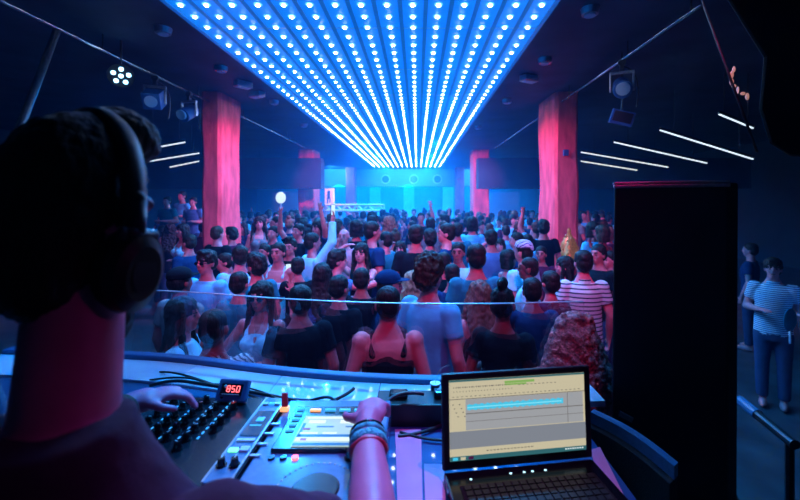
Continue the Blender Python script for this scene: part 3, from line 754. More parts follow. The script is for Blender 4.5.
# ------------------------------------------------------------------ added case for small highlights, rail on the speaker side
t = empty('added_highlight_case', (1.02, .78, .4), .35, 'added black case whose metal corners give small highlights below the speaker', 'case')
obj('body', bx((0, 0, .32), (.55, .4, .64)), M['black_matt'], t, bevel=.008)
b = MB()
for sx in (-1, 1):
    for sy in (-1, 1): cyl(b, (sx*.272, sy*.197, .02), (sx*.272, sy*.197, .62), .008, seg=8)
for sy in (-1, 1): cyl(b, (-.27, sy*.198, .64), (.27, sy*.198, .64), .008, seg=8)
obj('edge_trim', b, M['dark_metal'], t)
for sx in (-1, 1):
    for sy in (-1, 1): b = MB(); sph(b, (sx*.27, sy*.195, .635), .022, seg=12); obj('corner_ball', b, M['metal'], t)
tube('carry_handle', [(-.1, .0, .64), (-.1, 0, .70), (.1, 0, .70), (.1, 0, .64)], .007, M['metal'], t)
a = P(712, 378, 2.05); b_ = P(795, 445, 1.55)
bm = MB(); cyl(bm, a, b_, .02, seg=12)
t = empty('hand_rail', (0, 0, 0), 0, 'sloping rail with pale patches beside the striped shirt man', 'rail')
obj('rail', bm, M['dark_metal'], t)
for f0, f1 in ((.02, .22), (.40, .62)):  # two paler sleeves along the rail
    bm = MB(); cyl(bm, a.lerp(b_, f0), a.lerp(b_, f1), .0235, seg=12); obj('pale_sleeve', bm, M['deck'], t)
for f0 in (.05, .95):
    q_ = a.lerp(b_, f0); bm = MB(); cyl(bm, (q_.x, q_.y, 0), q_, .015, seg=8); obj('post', bm, M['dark_metal'], t)
#INSERT_PEOPLE
# ------------------------------------------------------------------ people
ARMS = {  # right side (x > 0), person faces +Y: elbow, wrist, hand direction, palm normal
    'down': ((.245, -.03, 1.15), (.26, .06, .91), (.0, .15, -1), (1, 0, 0)),
    'bent': ((.245, -.04, 1.16), (.13, .20, 1.18), (-.7, .7, .15), (0, .3, 1)),
    'phone': ((.25, .12, 1.22), (.17, .30, 1.43), (-.1, .15, 1), (0, 1, 0)),
    'up': ((.26, .12, 1.66), (.20, .16, 1.91), (-.1, .1, 1), (0, 1, 0)),
    'head': ((.42, .04, 1.58), (.19, .03, 1.74), (-1, -.1, .35), (0, 0, 1)),
    'reach': ((.22, .26, 1.38), (.20, .50, 1.44), (-.1, 1, .1), (0, 0, 1)),
    'side': ((.42, .10, 1.38), (.62, .22, 1.42), (1, .4, .1), (0, 0, 1)),
    'wave': ((.34, .05, 1.20), (.36, .16, 1.44), (.1, .1, 1), (0, 1, 0)),
}
def hand(bm, w, d, nrm, side, s=1.0, curl=.35, spread=.12):
    """palm plus four unequal bent fingers and a side thumb"""
    d = Vector(d).normalized(); nrm = Vector(nrm); nrm = (nrm-nrm.dot(d)*d).normalized(); sx = d.cross(nrm)*side
    w = Vector(w)
    pm = w+d*.048*s
    R3 = Matrix((sx, d, nrm)).transposed()
    sph(bm, pm, (.037*s, .052*s, .017*s), R3.to_euler(), 14)
    for i, (off, L) in enumerate(((-.028, .062), (-.0095, .075), (.0095, .070), (.028, .055))):
        b0 = w+d*.070*s+sx*off*s; a = spread*(i-1.5)
        f = (d+sx*a*.8-nrm*curl*.5).normalized(); m1 = b0+f*L*.55*s
        g = (f-nrm*curl*1.4).normalized(); cap(bm, b0, m1, .0098*s, .0092*s, 8); cap(bm, m1, m1+g*L*.55*s, .0092*s, .0078*s, 8)
    t0 = w+d*.018*s-sx*.026*s; t1 = t0+(-sx*.9+d*.6-nrm*.3).normalized()*.038*s; cap(bm, t0, t1, .0125*s, .0105*s, 8)
    cap(bm, t1, t1+(-sx*.35+d*.9-nrm*.35).normalized()*.03*s, .0105*s, .0085*s, 8)
def head_shape(bm, c=(0, 0, 0), zs=1.0):
    c = Vector(c)
    def A(p, r, **k): sph(bm, c+Vector((p[0], p[1], p[2]*zs)), (r[0], r[1], r[2]*zs), **k)
    A((0, -.008, 1.665), (.075, .092, .088), seg=24)
    A((0, .022, 1.605), (.058, .066, .066), seg=20)
    A((0, .056, 1.562), (.030, .026, .022)); A((0, .072, 1.69), (.052, .016, .014))
    for s in (-1, 1):
        A((s*.036, .058, 1.622), (.022, .022, .02)); A((s*.077, -.008, 1.635), (.010, .022, .032)); A((s*.028, .070, 1.652), (.014, .012, .010))
    cap(bm, c+Vector((0, .082, 1.675*zs)), c+Vector((0, .100, 1.633*zs)), .009, .013, 10)
    A((0, .098, 1.626), (.017, .010, .008)); A((0, .084, 1.596), (.022, .012, .006)); A((0, .082, 1.585), (.018, .012, .006))
def torso(bm, g, off=0, z0=.93, z1=1.47):
    if g == 'm': R_ = [(.90, 0, .165, .11), (1.0, 0, .155, .105), (1.1, 0, .152, .10), (1.2, .005, .165, .112), (1.3, .005, .182, .118), (1.38, -.003, .185, .105), (1.43, -.008, .150, .08), (1.475, -.012, .075, .062)]
    else: R_ = [(.90, 0, .170, .115), (1.0, 0, .145, .10), (1.1, 0, .125, .09), (1.2, .005, .140, .102), (1.3, .010, .158, .112), (1.38, -.003, .160, .095), (1.43, -.008, .130, .07), (1.475, -.012, .062, .055)]
    loft(bm, [((0, cy, z), rx*.93+off, ry+off) for z, cy, rx, ry in R_ if z0 <= z <= z1], 22)
    if g == 'f':
        for s in (-1, 1): sph(bm, (s*.065, .088, 1.29), (.058+off, .05+off, .055+off), seg=14)
def sh(g, s): return Vector(((.170 if g == 'm' else .152)*s, -.005, 1.415))
def arm_pts(pose, g, s):
    e, w_, d, n_ = ARMS[pose]; k = .93 if g == 'f' else 1
    return sh(g, s), Vector((e[0]*s*k, e[1], e[2])), Vector((w_[0]*s, w_[1], w_[2])), Vector((d[0]*s, d[1], d[2])), Vector((n_[0]*s, n_[1], n_[2]))
_C = {}
def body_mesh(g, L, R_, vox):
    key = ('b', g, L, R_, vox)
    if key in _C: return _C[key]
    bm = MB(); k = 1 if g == 'm' else .84
    torso(bm, g); cap(bm, (0, -.02, 1.43), (0, -.004, 1.58), .062*k, .055*k, 16)
    loft(bm, [((0, -.015, 1.44), .13*k, .06), ((0, -.015, 1.48), .085*k, .055), ((0, -.012, 1.53), .058*k, .055)], 18)
    head_shape(bm)
    for s, p in ((-1, L), (1, R_)):
        a, e, w_, d, n_ = arm_pts(p, g, s)
        sph(bm, a, .062*k); cap(bm, a, e, .054*k, .042*k); cap(bm, e, e.lerp(w_, .35), .043*k, .042*k); cap(bm, e.lerp(w_, .35), w_, .042*k, .028*k); cap(bm, w_, w_+d.normalized()*.03, .026*k, .026*k)
        hand(bm, w_, d, n_, s, .95 if g == 'm' else .86, spread=.3 if p in ('up', 'wave', 'phone') else .12)
        x = .09*s; cap(bm, (x, 0, .90), (x*1.05, .01, .50), .085, .058); cap(bm, (x*1.05, .01, .50), (x*1.05, -.01, .09), .055, .038)
        sph(bm, (x*1.05, .04, .045), (.042, .12, .045))
    _C[key] = remesh(bm, vox, 3); return _C[key]
def top_mesh(kind, g, L, R_):
    key = ('t', kind, g, L, R_)
    if key in _C: return _C[key]
    bm = MB(); o = .014 if kind != 'jacket' else .026
    if kind in ('tee', 'long', 'jacket'):
        torso(bm, g, o, .90, 1.43); k = 1 if g == 'm' else .86
        loft(bm, [((0, -.005, .86), .185*k if g == 'm' else .175, .125), ((0, 0, 1.0), .178*k, .12), ((0, 0, 1.15), .172*k, .118), ((0, 0, 1.25), .17*k, .115)], 22)
        loft(bm, [((0, -.008, 1.36), .18*k, .10), ((0, -.010, 1.425), .165*k, .088), ((0, -.012, 1.468), .098*k, .072)], 22)
        for s, p in ((-1, L), (1, R_)):
            a, e, w_, d, n_ = arm_pts(p, g, s); sph(bm, a, .072*k)
            if kind == 'tee': cap(bm, a, a.lerp(e, .55), .068*k, .066*k, ends=False)
            else: cap(bm, a, e, .068*k, .056*k); cap(bm, e, e.lerp(w_, .97), .056*k, .042*k, ends=False)
    else:  # tank or dress
        k = 1 if g == 'm' else .88
        torso(bm, g, .012, .90, 1.30); loft(bm, [((0, 0, 1.27), .17*k, .118), ((0, -.004, 1.36), .15*k, .105), ((0, -.006, 1.385), .145*k, .098)], 22)
        for s in (-1, 1):
            for y0 in (-.085, .075): cap(bm, (s*.10*k, y0, 1.36), (s*.095*k, -.01, 1.468), .022, .022, 10)
        z = .86 if kind == 'tank' else .52
        loft(bm, [((0, 0, z), .185*k+(.05 if kind == 'dress' else 0), .125+(.05 if kind == 'dress' else 0)), ((0, 0, .95), .182*k, .128), ((0, 0, 1.1), .15*k, .108)], 22)
    _C[key] = remesh(bm, .011, 2); return _C[key]
def trouser_mesh(g):
    if ('p', g) in _C: return _C[('p', g)]
    bm = MB(); loft(bm, [((0, 0, .80), .15, .115), ((0, 0, .90), .178, .122), ((0, 0, .99), .165, .115)], 22)
    for s in (-1, 1): cap(bm, (.09*s, 0, .86), (.1*s, .01, .50), .10, .072); cap(bm, (.1*s, .01, .50), (.1*s, -.005, .11), .072, .06, ends=False)
    _C[('p', g)] = remesh(bm, .016, 2); return _C[('p', g)]
def hair_mesh(kind):
    if ('h', kind) in _C: return _C[('h', kind)]
    bm = MB(); vox = .008; nz = 0
    def skull(o=0, front=0):
        sph(bm, (0, -.018+front, 1.697), (.081+o, .094+o, .076+o), seg=24); sph(bm, (0, -.045, 1.645), (.077+o, .068+o, .082+o), seg=20)
        for s in (-1, 1): sph(bm, (s*.066, -.004, 1.665), (.016+o, .028, .035))
    if kind == 'short': skull(.002); nz = .004
    elif kind == 'crop': skull(-.003); nz = .001
    elif kind == 'thick': skull(.010, .006); sph(bm, (0, .045, 1.755), (.055, .05, .03)); nz = .010
    elif kind == 'quiff': skull(.003); sph(bm, (0, .035, 1.775), (.045, .06, .035)); sph(bm, (0, -.03, 1.775), (.035, .06, .03)); nz = .007
    elif kind in ('long', 'longwave'):
        skull(.012); k = 1.0 if kind == 'long' else 1.25
        loft(bm, [((0, -.03, 1.72), .085, .07), ((0, -.045, 1.6), .100*k, .062), ((0, -.07, 1.48), .115*k, .055), ((0, -.115, 1.36), .115*k, .045), ((0, -.13, 1.26), .085*k, .035), ((0, -.13, 1.22), .03, .02)], 22)
        for s in (-1, 1): cap(bm, (s*.083, .02, 1.68), (s*.095*k, .02, 1.50), .022, .024); cap(bm, (s*.095*k, .02, 1.50), (s*.11*k, .06, 1.36), .024, .014)
        nz = .007 if kind == 'long' else .014
    elif kind == 'bun': skull(.006); sph(bm, (0, -.06, 1.79), (.045, .045, .038)); nz = .004
    elif kind == 'bob': skull(.012); loft(bm, [((0, -.03, 1.70), .09, .075), ((0, -.03, 1.60), .102, .078), ((0, -.035, 1.53), .100, .07)], 22); nz = .006
    elif kind == 'curly': skull(.016, .004); sph(bm, (0, -.01, 1.74), (.09, .095, .07)); nz = .018; vox = .007
    elif kind == 'bigcurls':
        skull(.025); loft(bm, [((0, -.03, 1.75), .10, .09), ((0, -.04, 1.66), .135, .105), ((0, -.05, 1.55), .175, .11), ((0, -.06, 1.44), .20, .11), ((0, -.07, 1.34), .20, .09), ((0, -.08, 1.27), .15, .06)], 24)
        rnd = random.Random(3)
        for i in range(420):
            a = rnd.uniform(0, 2*PI); t_ = rnd.random(); z = 1.80-.53*t_; rr = (.075+.15*min(1, t_*1.35))*(1 if t_ < .8 else .9); 
            if math.sin(a) > .5 and z < 1.72: continue
            x = rr*math.cos(a)*.95; y = -.045+rr*.62*math.sin(a)
            sph(bm, (x, y, z), (.014, .014, .018), seg=7)
        nz = .012; vox = .0065
    elif kind == 'mohawk': skull(-.002); sph(bm, (0, -.02, 1.79), (.03, .085, .045)); nz = .008
    m = remesh(bm, vox, 2 if kind != 'bigcurls' else 0)
    if nz:
        for v in m.vertices:
            n_ = noise.noise(v.co*Vector((26, 26, 26)))+.6*noise.noise(v.co*Vector((60, 60, 40)))
            v.co += v.normal*nz*n_
    _C[('h', kind)] = m; return m
def simple_mesh(key, fn, vox=None):
    if key in _C: return _C[key]
    bm = MB(); fn(bm); _C[key] = remesh(bm, vox, 2) if vox else bm.mesh(key)
    return _C[key]
def cap_fn(bm):
    sph(bm, (0, -.015, 1.712), (.090, .104, .072), seg=24); loft(bm, [((0, -.015, 1.685), .091, .105), ((0, -.015, 1.72), .091, .105)], 24)
def brim_fn(bm):
    loft(bm, [((0, .085, 1.695), .074, .085), ((0, .085, 1.703), .074, .085)], 24)
def eye_fn(s):
    def f(bm): sph(bm, (s*.0295, .079, 1.6495), (.0125, .006, .0055), seg=10)
    return f
def brow_fn(s):
    def f(bm): cap(bm, (s*.014, .0875, 1.668), (s*.045, .0755, 1.670), .0048, .003, 8)
    return f
def lips_fn(bm): sph(bm, (0, .0925, 1.5935), (.021, .006, .0035), seg=12); sph(bm, (0, .0905, 1.5865), (.017, .006, .004), seg=12)
def beard_fn(bm):
    sph(bm, (0, .040, 1.580), (.060, .058, .040), seg=16); sph(bm, (0, .083, 1.6085), (.026, .012, .005), seg=12); sph(bm, (0, .06, 1.556), (.036, .032, .026))
def glasses_fn(bm):
    for s in (-1, 1): sph(bm, (s*.031, .092, 1.650), (.026, .006, .017), seg=14); cap(bm, (s*.056, .088, 1.655), (s*.082, .0, 1.65), .003, .003, 6)
    cap(bm, (-.01, .097, 1.655), (.01, .097, 1.655), .003, .003, 6)
def band_fn(bm): loft(bm, [((0, -.012, 1.705), .090, .106), ((0, -.012, 1.745), .084, .098), ((0, -.012, 1.78), .055, .065), ((0, -.012, 1.79), .02, .03)], 24); sph(bm, (0, -.115, 1.70), (.02, .02, .02))
def collar_fn(bm): loft(bm, [((0, -.014, 1.452), .082, .074), ((0, -.012, 1.50), .068, .066)], 22)

PLACED = []
def person(x, y, scale, yaw, L='down', R='down', g='m', hair='short', hc='black', top='tee', tc='black', legs='denim', skin='mid',
           label='', extra=(), group=None, base=0, vox=.011, face=True):
    o = empty('person', (x, y, base), math.radians(yaw), label, 'person', group); o.scale = (scale,)*3
    link('body', body_mesh(g, L, R, vox), None, o); o.children[0].data.materials or None
    b = o.children[0]
    def setm(ob, m):
        if not ob.data.materials: ob.data.materials.append(m)
        ob.material_slots[0].link = 'OBJECT'; ob.material_slots[0].material = m
    setm(b, SK[skin])
    h = None
    if hair: h = link('hair', hair_mesh(hair), None, o); setm(h, HR['curly'] if hair == 'bigcurls' else HR[hc])
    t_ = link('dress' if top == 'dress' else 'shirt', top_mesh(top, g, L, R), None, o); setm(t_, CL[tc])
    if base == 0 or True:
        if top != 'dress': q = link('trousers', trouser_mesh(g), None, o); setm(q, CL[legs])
    if face:
        for s in (-1, 1):
            q = link('eye', simple_mesh('eye%d' % s, eye_fn(s)), None, o); setm(q, M['eye'])
            q = link('eyebrow', simple_mesh('brow%d' % s, brow_fn(s)), None, o); setm(q, HR['black'])
        q = link('lips', simple_mesh('lips', lips_fn), None, o); setm(q, M['lips'])
    for e in extra:
        if e.startswith('cap'):
            q = link('cap', simple_mesh('cap', cap_fn, .008), None, o); c_ = CL[e.split(':')[1] if ':' in e else 'navy']; setm(q, c_)
            q2 = link('brim', simple_mesh('brim', brim_fn, .006), None, q); setm(q2, c_)
        elif e == 'beard': q = link('beard', simple_mesh('beard', beard_fn, .006), None, o); setm(q, HR['black'])
        elif e == 'glasses': q = link('glasses', simple_mesh('glasses', glasses_fn), None, o); setm(q, M['black_gloss'])
        elif e == 'bandana': q = link('bandana', simple_mesh('bandana', band_fn, .008), None, o); setm(q, CL['bandana'])
        elif e == 'collar': q = link('collar', simple_mesh('collar', collar_fn, .007), None, o); setm(q, CL[tc])
    return o
def who(px, py, w_, yaw, **k):
    """head centre in the photograph and head width give the distance and the stature"""
    PEOPLE.append(dict(px=px, py=py, Y=.17*F/w_, yaw=yaw, k=k))
PEOPLE = []
# ---- first rows behind the glass
who(184, 316, 30, -80, g='f', hair='long', top='tee', tc='white', skin='light', L='bent', R='bent', label='woman with long dark hair facing the patterned shirt man, white top')
who(214, 327, 32, 8, hair='crop', tc='pattern', extra=('collar',), skin='tan', label='man seen from behind in zigzag patterned collared shirt close to glass')
who(181, 281, 22, -20, hair='short', tc='grey', extra=('cap:black', 'collar'), skin='tan', label='man in black cap and pale-collared grey shirt behind long-haired woman')
who(206, 262, 19, 165, hair='thick', tc='lightblue', extra=('glasses',), skin='mid', label='man with glasses in pale blue printed t-shirt facing the booth')
who(224, 264, 15, 120, hair='short', tc='maroon', label='man in dark red shirt just beside the man in glasses')
who(240, 256, 17, 30, hair='short', tc='white', skin='light', label='man in white t-shirt turning away next to the bearded man')
who(256, 265, 20, 60, hair='thick', tc='teal', extra=('beard',), skin='mid', label='bearded man in dark teal shirt facing sideways')
who(261, 309, 25, 175, g='f', hair='long', top='tank', tc='white', L='bent', R='wave', skin='mid', extra=('glasses',), label='woman in sunglasses and white tank top raising her open hand')
who(322, 286, 24, 5, g='f', hair='long', top='dress', tc='sequin', L='wave', R='bent', skin='mid', label='woman seen from behind in glittering blue sequin dress')
who(298, 266, 18, 10, g='f', hair='short', tc='black', L='phone', R='down', label='dark-haired person from behind lifting a phone')
who(278, 252, 17, 170, hair='short', top='tank', tc='white', skin='mid', label='man in white tank top looking down')
who(362, 284, 25, -12, hair='short', tc='black', L='down', R='bent', skin='tan', label='broad man seen from behind in black shirt by sequin dress woman')
who(313, 242, 17, -50, hair='short', top='long', tc='white', R='up', L='bent', skin='mid', label='man in white long-sleeved shirt reaching one arm high up')
who(338, 260, 20, -75, hair='thick', tc='blue', L='bent', R='reach', skin='light', label='dark-haired man in blue shirt facing the pink-armed dancers')
who(361, 253, 15, 170, g='f', hair='long', top='tank', tc='black', R='head', L='reach', skin='light', label='woman with hand behind her head facing the booth')
who(388, 303, 29, 4, hair='crop', top='tank', tc='black', L='bent', R='bent', skin='light', label='broad person in black vest from behind with arms spread out, bare pink neck')
who(390, 285, 26, -85, hair='crop', tc='navy', extra=('cap:navy',), skin='mid', label='man in dark blue cap with its flat brim in profile')
who(413, 308, 25, 12, g='f', hair='longwave', hc='blond', top='tank', tc='black', skin='light', label='woman with long wavy fair hair from behind beside the white t-shirt man')
who(430, 274, 29, -40, hair='curly', hc='brown', tc='lightblue', skin='light', label='curly-haired man from behind in plain bright pale blue t-shirt')
who(458, 252, 18, 165, hair='short', tc='white', skin='tan', label='man facing the booth in round-necked white t-shirt')
who(476, 257, 20, 5, hair='short', tc='teal', skin='mid', label='man from behind in plain teal t-shirt beside the white-shirted man facing booth')
who(400, 249, 13, 170, g='f', hair='long', top='tank', tc='black', L='bent', R='head', skin='light', label='woman facing the booth behind the outstretched pink arms')
who(416, 235, 15, 0, hair='short', tc='black', label='short-haired man from behind above the curly-haired man')
who(446, 233, 14, 80, hair='short', tc='navy', skin='light', label='man in profile above the white t-shirt man facing booth')
who(479, 307, 27, 20, g='f', hair='longwave', hc='auburn', top='tank', tc='black', L='down', R='down', skin='light', label='woman with auburn wavy hair between the pale blue shirt and the topknot')
who(503, 303, 28, -25, g='f', hair='mohawk', tc='black', L='bent', skin='tan', label='person in black with ridge of dark hair close to glass')
who(532, 292, 25, -5, hair='short', tc='navy', R='down', L='wave', skin='tan', label='dark man from behind lifting one hand with spread fingers')
who(573, 338, 40, -8, g='f', hair='bigcurls', hc='auburn', top='tank', tc='black', skin='light', label='woman with huge mass of reddish curls close to glass')
who(528, 268, 21, 70, hair='crop', tc='white', skin='dark', label='shaven-headed man in white t-shirt looking sideways')
who(523, 252, 19, 40, hair='crop', tc='white', extra=('bandana',), skin='mid', label='person in purple and white patterned headscarf')
who(509, 259, 15, -70, g='f', hair='bob', top='tank', tc='maroon', skin='light', label='woman with dark bob facing the patterned headscarf')
who(500, 252, 11, 160, g='f', hair='long', top='tank', tc='pink', R='head', skin='light', label='small woman in pink with hand on her hair')
who(491, 238, 13, 0, hair='short', tc='blue', skin='mid', label='man from behind in mid blue t-shirt near the smaller cut pillar')
who(564, 272, 19, 75, g='f', hair='long', top='tank', tc='red', skin='light', label='woman with long black hair in red top beside the striped polo')
who(583, 262, 19, -5, hair='short', tc='polo', extra=('collar',), skin='light', label='man from behind in white polo with thin dark stripes')
who(598, 254, 17, 120, hair='short', tc='black', R='wave', skin='mid', label='man in black near the big loudspeaker raising his fist')
who(609, 279, 16, 110, hair='short', tc='navy', skin='light', label='man half hidden by the edge of the tall loudspeaker')
who(344, 236, 12, 170, hair=None, tc='pink', skin='light', label='bald man facing the booth above the dancing couple')
who(298, 231, 11, 150, hair='short', tc='black', R='up', label='short-haired man holding up a small glowing round fan')
who(273, 233, 11, 165, hair='short', tc='black', skin='light', label='man facing the booth near the near pillar, DJ side, dark shirt')
who(264, 252, 13, 160, hair='short', tc='navy', label='man facing booth between bearded man and white tank top')
who(290, 247, 15, 170, hair='quiff', tc='black', label='man with quiff standing behind the lifted phone')
who(373, 231, 14, -60, hair='short', tc='navy', skin='mid', label='man in profile below the tip of the white beam')
who(385, 240, 14, 60, hair='short', tc='teal', skin='light', label='man in profile leaning to the embracing dancers')
who(356, 228, 12, 20, g='f', hair='bob', tc='black', label='person with dark bob beneath the white beam')
who(318, 228, 12, 150, g='f', hair='long', tc='navy', L='up', R='bent', label='woman holding an arm up below the cut pillar')
who(430, 238, 13, 10, hair='thick', tc='black', label='thick-haired man from behind above the pale blue t-shirt')
who(444, 262, 19, -15, hair='short', tc='black', label='dark-haired man from behind wedged beside the white t-shirt facing booth')
who(516, 240, 12, 80, hair='short', tc='navy', skin='light', label='man in profile above the headscarf')
who(527, 241, 12, 20, hair='short', tc='lightblue', label='man from behind in pale top against the near pillar')
who(541, 256, 13, 150, hair='short', tc='maroon', label='man facing booth in front of the near pillar base')
who(240, 296, 22, -10, hair='short', tc='teal', label='man from behind in dark teal between patterned shirt and sunglasses woman')
who(300, 300, 26, 25, hair='short', tc='black', L='bent', label='man in black standing between the sunglasses and the sequin dress')
who(452, 290, 20, 5, hair='short', tc='navy', label='man from behind in navy between pale blue t-shirt and auburn hair')
who(550, 292, 22, 15, hair='short', tc='maroon', g='f', label='person in dark red behind the big curls')
who(340, 300, 26, -30, hair='short', tc='black', label='dark-haired person squeezed between sequin dress and broad man')
# ---- beyond the speaker
who(773, 299, 17, 140, hair='thick', tc='stripe', L='down', R='bent', skin='light', extra=('collar',), label='man in finely striped polo beyond the loudspeaker')
who(750, 285, 12, 40, hair='short', tc='navy', skin='light', label='man behind the striped polo beyond loudspeaker')
who(826, 300, 18, 60, hair='short', tc='lightblue', L='bent', skin='light', label='person in pale top cut by the frame edge')

# ---- settle overlaps and build
def settle(ps):
    placed = []
    for d in sorted(ps, key=lambda d: d['Y']):
        Y = max(d['Y'], 1.93)
        for it in range(60):
            zc = CZ-(d['py']-CY)/F*Y; s = zc/1.655
            X = (d['px']-CX)/F*Y
            if all((X-a)**2+((Y-b)*1.35)**2 > .47**2 for a, b in placed): break
            Y += .035
        base = 0
        if s < .86: s = .86
        if s > 1.10: s = 1.10
        X = (d['px']-CX)/F*Y
        d.update(X=X, Y2=Y, s=s); placed.append((X, Y))
    return placed
placed = settle(PEOPLE)
near = True
for d in PEOPLE:
    k = dict(d['k']); facing = 60 < (d['yaw'] % 360) < 300
    raised = any(k.get(a) in ('up', 'wave', 'phone', 'side', 'head') for a in 'LR')
    person(d['X'], d['Y2'], d['s'], d['yaw'], vox=.0078 if raised and d['Y2'] < 4 else .0095, face=facing and d['Y2'] < 6, **k)
# ---- the rest of the crowd: only people whose heads show
buf = {}
def cover(px, hw, top):
    for q_ in range(int(px-hw), int(px+hw)+1): buf[q_] = min(buf.get(q_, 999), top)
for d in PEOPLE:
    hw = F*.085*d['s']/d['Y2']; cover(d['px'], hw, CY+(CZ-1.78*d['s'])*F/d['Y2'])
rnd = random.Random(11)
cand = []
y = 2.9
while y < 15.5:
    x = -1.02*y
    while x < .62*y+(.5 if y > 5 else 0):
        cand.append((x+rnd.uniform(-.2, .2), y+rnd.uniform(-.22, .22))); x += .52
    y += .52
cand.sort(key=lambda c: c[1])
PIL = [(-4.10, -3.74, 7.6, 8.5), (2.63, 3.08, 7.6, 8.66), (-3.3, -1.1, 13.7, 14.3)]
kinds = []
for g in 'mf':
    for (L, R_) in ((('down', 'down'), ('bent', 'down'), ('down', 'bent'))[:2 if g == 'f' else 3]): kinds.append((g, L, R_))
kinds += [('m', 'up', 'down'), ('f', 'down', 'phone'), ('m', 'bent', 'head')]
nfill = 0
for (x, y) in cand:
    if any(x > a-.3 and x < b_+.3 and y > c-.35 and y < e+.35 for a, b_, c, e in PIL): continue
    if -7.5 < x < -4.3 and 8.9 < y < 10.9: continue
    if any((x-a)**2+((y-b_)*1.1)**2 < .50**2 for a, b_ in placed): continue
    s = rnd.uniform(.90, 1.05); px = CX+F*x/y; top = CY+(CZ-1.78*s)*F/y; hw = F*.085*s/y
    if px < 160 or px > 612: continue
    if 550 < px < 590 and y < 7.6 and top < 262: continue
    cols = [q_ for q_ in range(int(px-hw), int(px+hw)+1)]
    vis = sum(1 for q_ in cols if buf.get(q_, 999) > top+1.5)
    if vis < .35*len(cols): continue
    g, L, R_ = kinds[rnd.choice([0, 0, 1, 2, 3, 4, 3, 0, 0, 1, 2, 3, 4, 0, 3, 0, 0, 1, 5, 6, 7] if y > 3.4 else [0, 1, 2, 3, 4])]
    hair = rnd.choice(['short', 'short', 'thick', 'crop', 'quiff', 'curly'] if g == 'm' else ['long', 'bun', 'bob', 'longwave'])
    tc = rnd.choice(['black', 'black', 'navy', 'teal', 'grey', 'white', 'blue', 'maroon', 'lightblue', 'black'])
    yaw = rnd.choice([0, 10, -20, 30, -45, 70, -75, 110, 150, 180, -160, 0, 5])
    back = abs(yaw) < 60
    zone = 'close behind the first rows' if y < 4.5 else 'in the middle of the hall' if y < 8 else 'far back under the bright panel'
    side = 'on the DJ side' if px < 320 else 'in the centre' if px < 480 else 'on the speaker side'
    hw_ = {'short': 'short-haired', 'thick': 'thick-haired', 'crop': 'crop-haired', 'quiff': 'quiffed', 'curly': 'curly-haired', 'long': 'long-haired', 'bun': 'bun-haired', 'bob': 'bob-haired', 'longwave': 'wavy-haired'}[hair]
    lab = '%s %s in %s top %s, %s' % (hw_, 'man' if g == 'm' else 'woman', {'lightblue': 'pale blue', 'maroon': 'dark red'}.get(tc, tc), zone, side)
    hc = rnd.choice(['black', 'black', 'brown'] if g == 'm' else ['black', 'brown', 'auburn'])
    person(x, y, s, yaw, L=L, R=R_, g=g, hair=hair, hc=hc, top='tee' if g == 'm' else rnd.choice(['tank', 'tee']), tc=tc, skin=rnd.choice(['light', 'mid', 'mid', 'tan']),
           label=lab, group='dancers '+zone+' '+side, face=not back and y < 5, vox=.011)
    placed.append((x, y)); cover(px, hw, top); nfill += 1
print('FILL', nfill)
# ---- people standing on the raised side platform
tag(obj('platform', bx((-5.9, 9.9, .25), (2.6, 1.3, .5)), M['dark_wall']), 'low dark platform carrying three onlookers beside the near pillar', 'platform')
for (px, Y, s, yw, tc, lab) in ((167, 9.5, .98, 170, 'teal', 'onlooker in dark teal on side platform, nearest to the headphones'), (182, 10.2, 1.06, 160, 'lightblue', 'middle onlooker on the side platform in pale top'), (193, 9.45, .97, 175, 'blue', 'onlooker with folded arms on the side platform next to pillar')):
    person((px-CX)/F*Y, Y, s, yw, L='bent', R='bent', hair='short', tc=tc, skin='light', label=lab, base=.5, face=False)
# held phones and other held things
def phone(pt, rz, label, lit=True, s=1.0):
    t_ = empty('phone', pt, rz, label, 'phone'); obj('case', bx((0, 0, 0), (.075*s, .009, .15*s)), M['black_gloss'], t_, bevel=.004)
    obj('screen', bx((0, -.0055, 0), (.068*s, .002, .138*s)), M['phone_scr' if lit else 'black_gloss'], t_)
def hand_of(d, side):
    k = d['k']; e, w_, dr, n_ = ARMS[k.get(side, 'down')]; s = -1 if side == 'L' else 1
    v = Vector((w_[0]*s, w_[1], w_[2]))+Vector((dr[0]*s, dr[1], dr[2])).normalized()*.07
    return Matrix.Translation((d['X'], d['Y2'], 0)) @ Matrix.Rotation(math.radians(d['yaw']), 4, 'Z') @ Matrix.Scale(d['s'], 4) @ v
for d in PEOPLE:
    if 'lifting a phone' in d['k']['label']: phone(hand_of(d, 'L')+Vector((0, .03, .05)), .3, 'phone held up by dark-haired person from behind', True, .9)
    if 'reaching one arm high' in d['k']['label']: phone(hand_of(d, 'R')+Vector((.0, .0, .07)), 1.0, 'phone in raised hand of the white long-sleeved shirt man', True, .9)
fd = [d for d in PEOPLE if 'glowing round fan' in d['k']['label']][0]; p = hand_of(fd, 'R')+Vector((0, 0, .16))
t = empty('glowing_fan', p, .2, 'small glowing white round fan held above the crowd', 'fan')
b = MB(); sph(b, (0, 0, .03), (.075, .012, .09)); obj('leaf', b, M['phone_scr'], t); b = MB(); cyl(b, (0, 0, -.2), (0, 0, -.05), .010, seg=8); obj('stick', b, M['pale_column'], t)
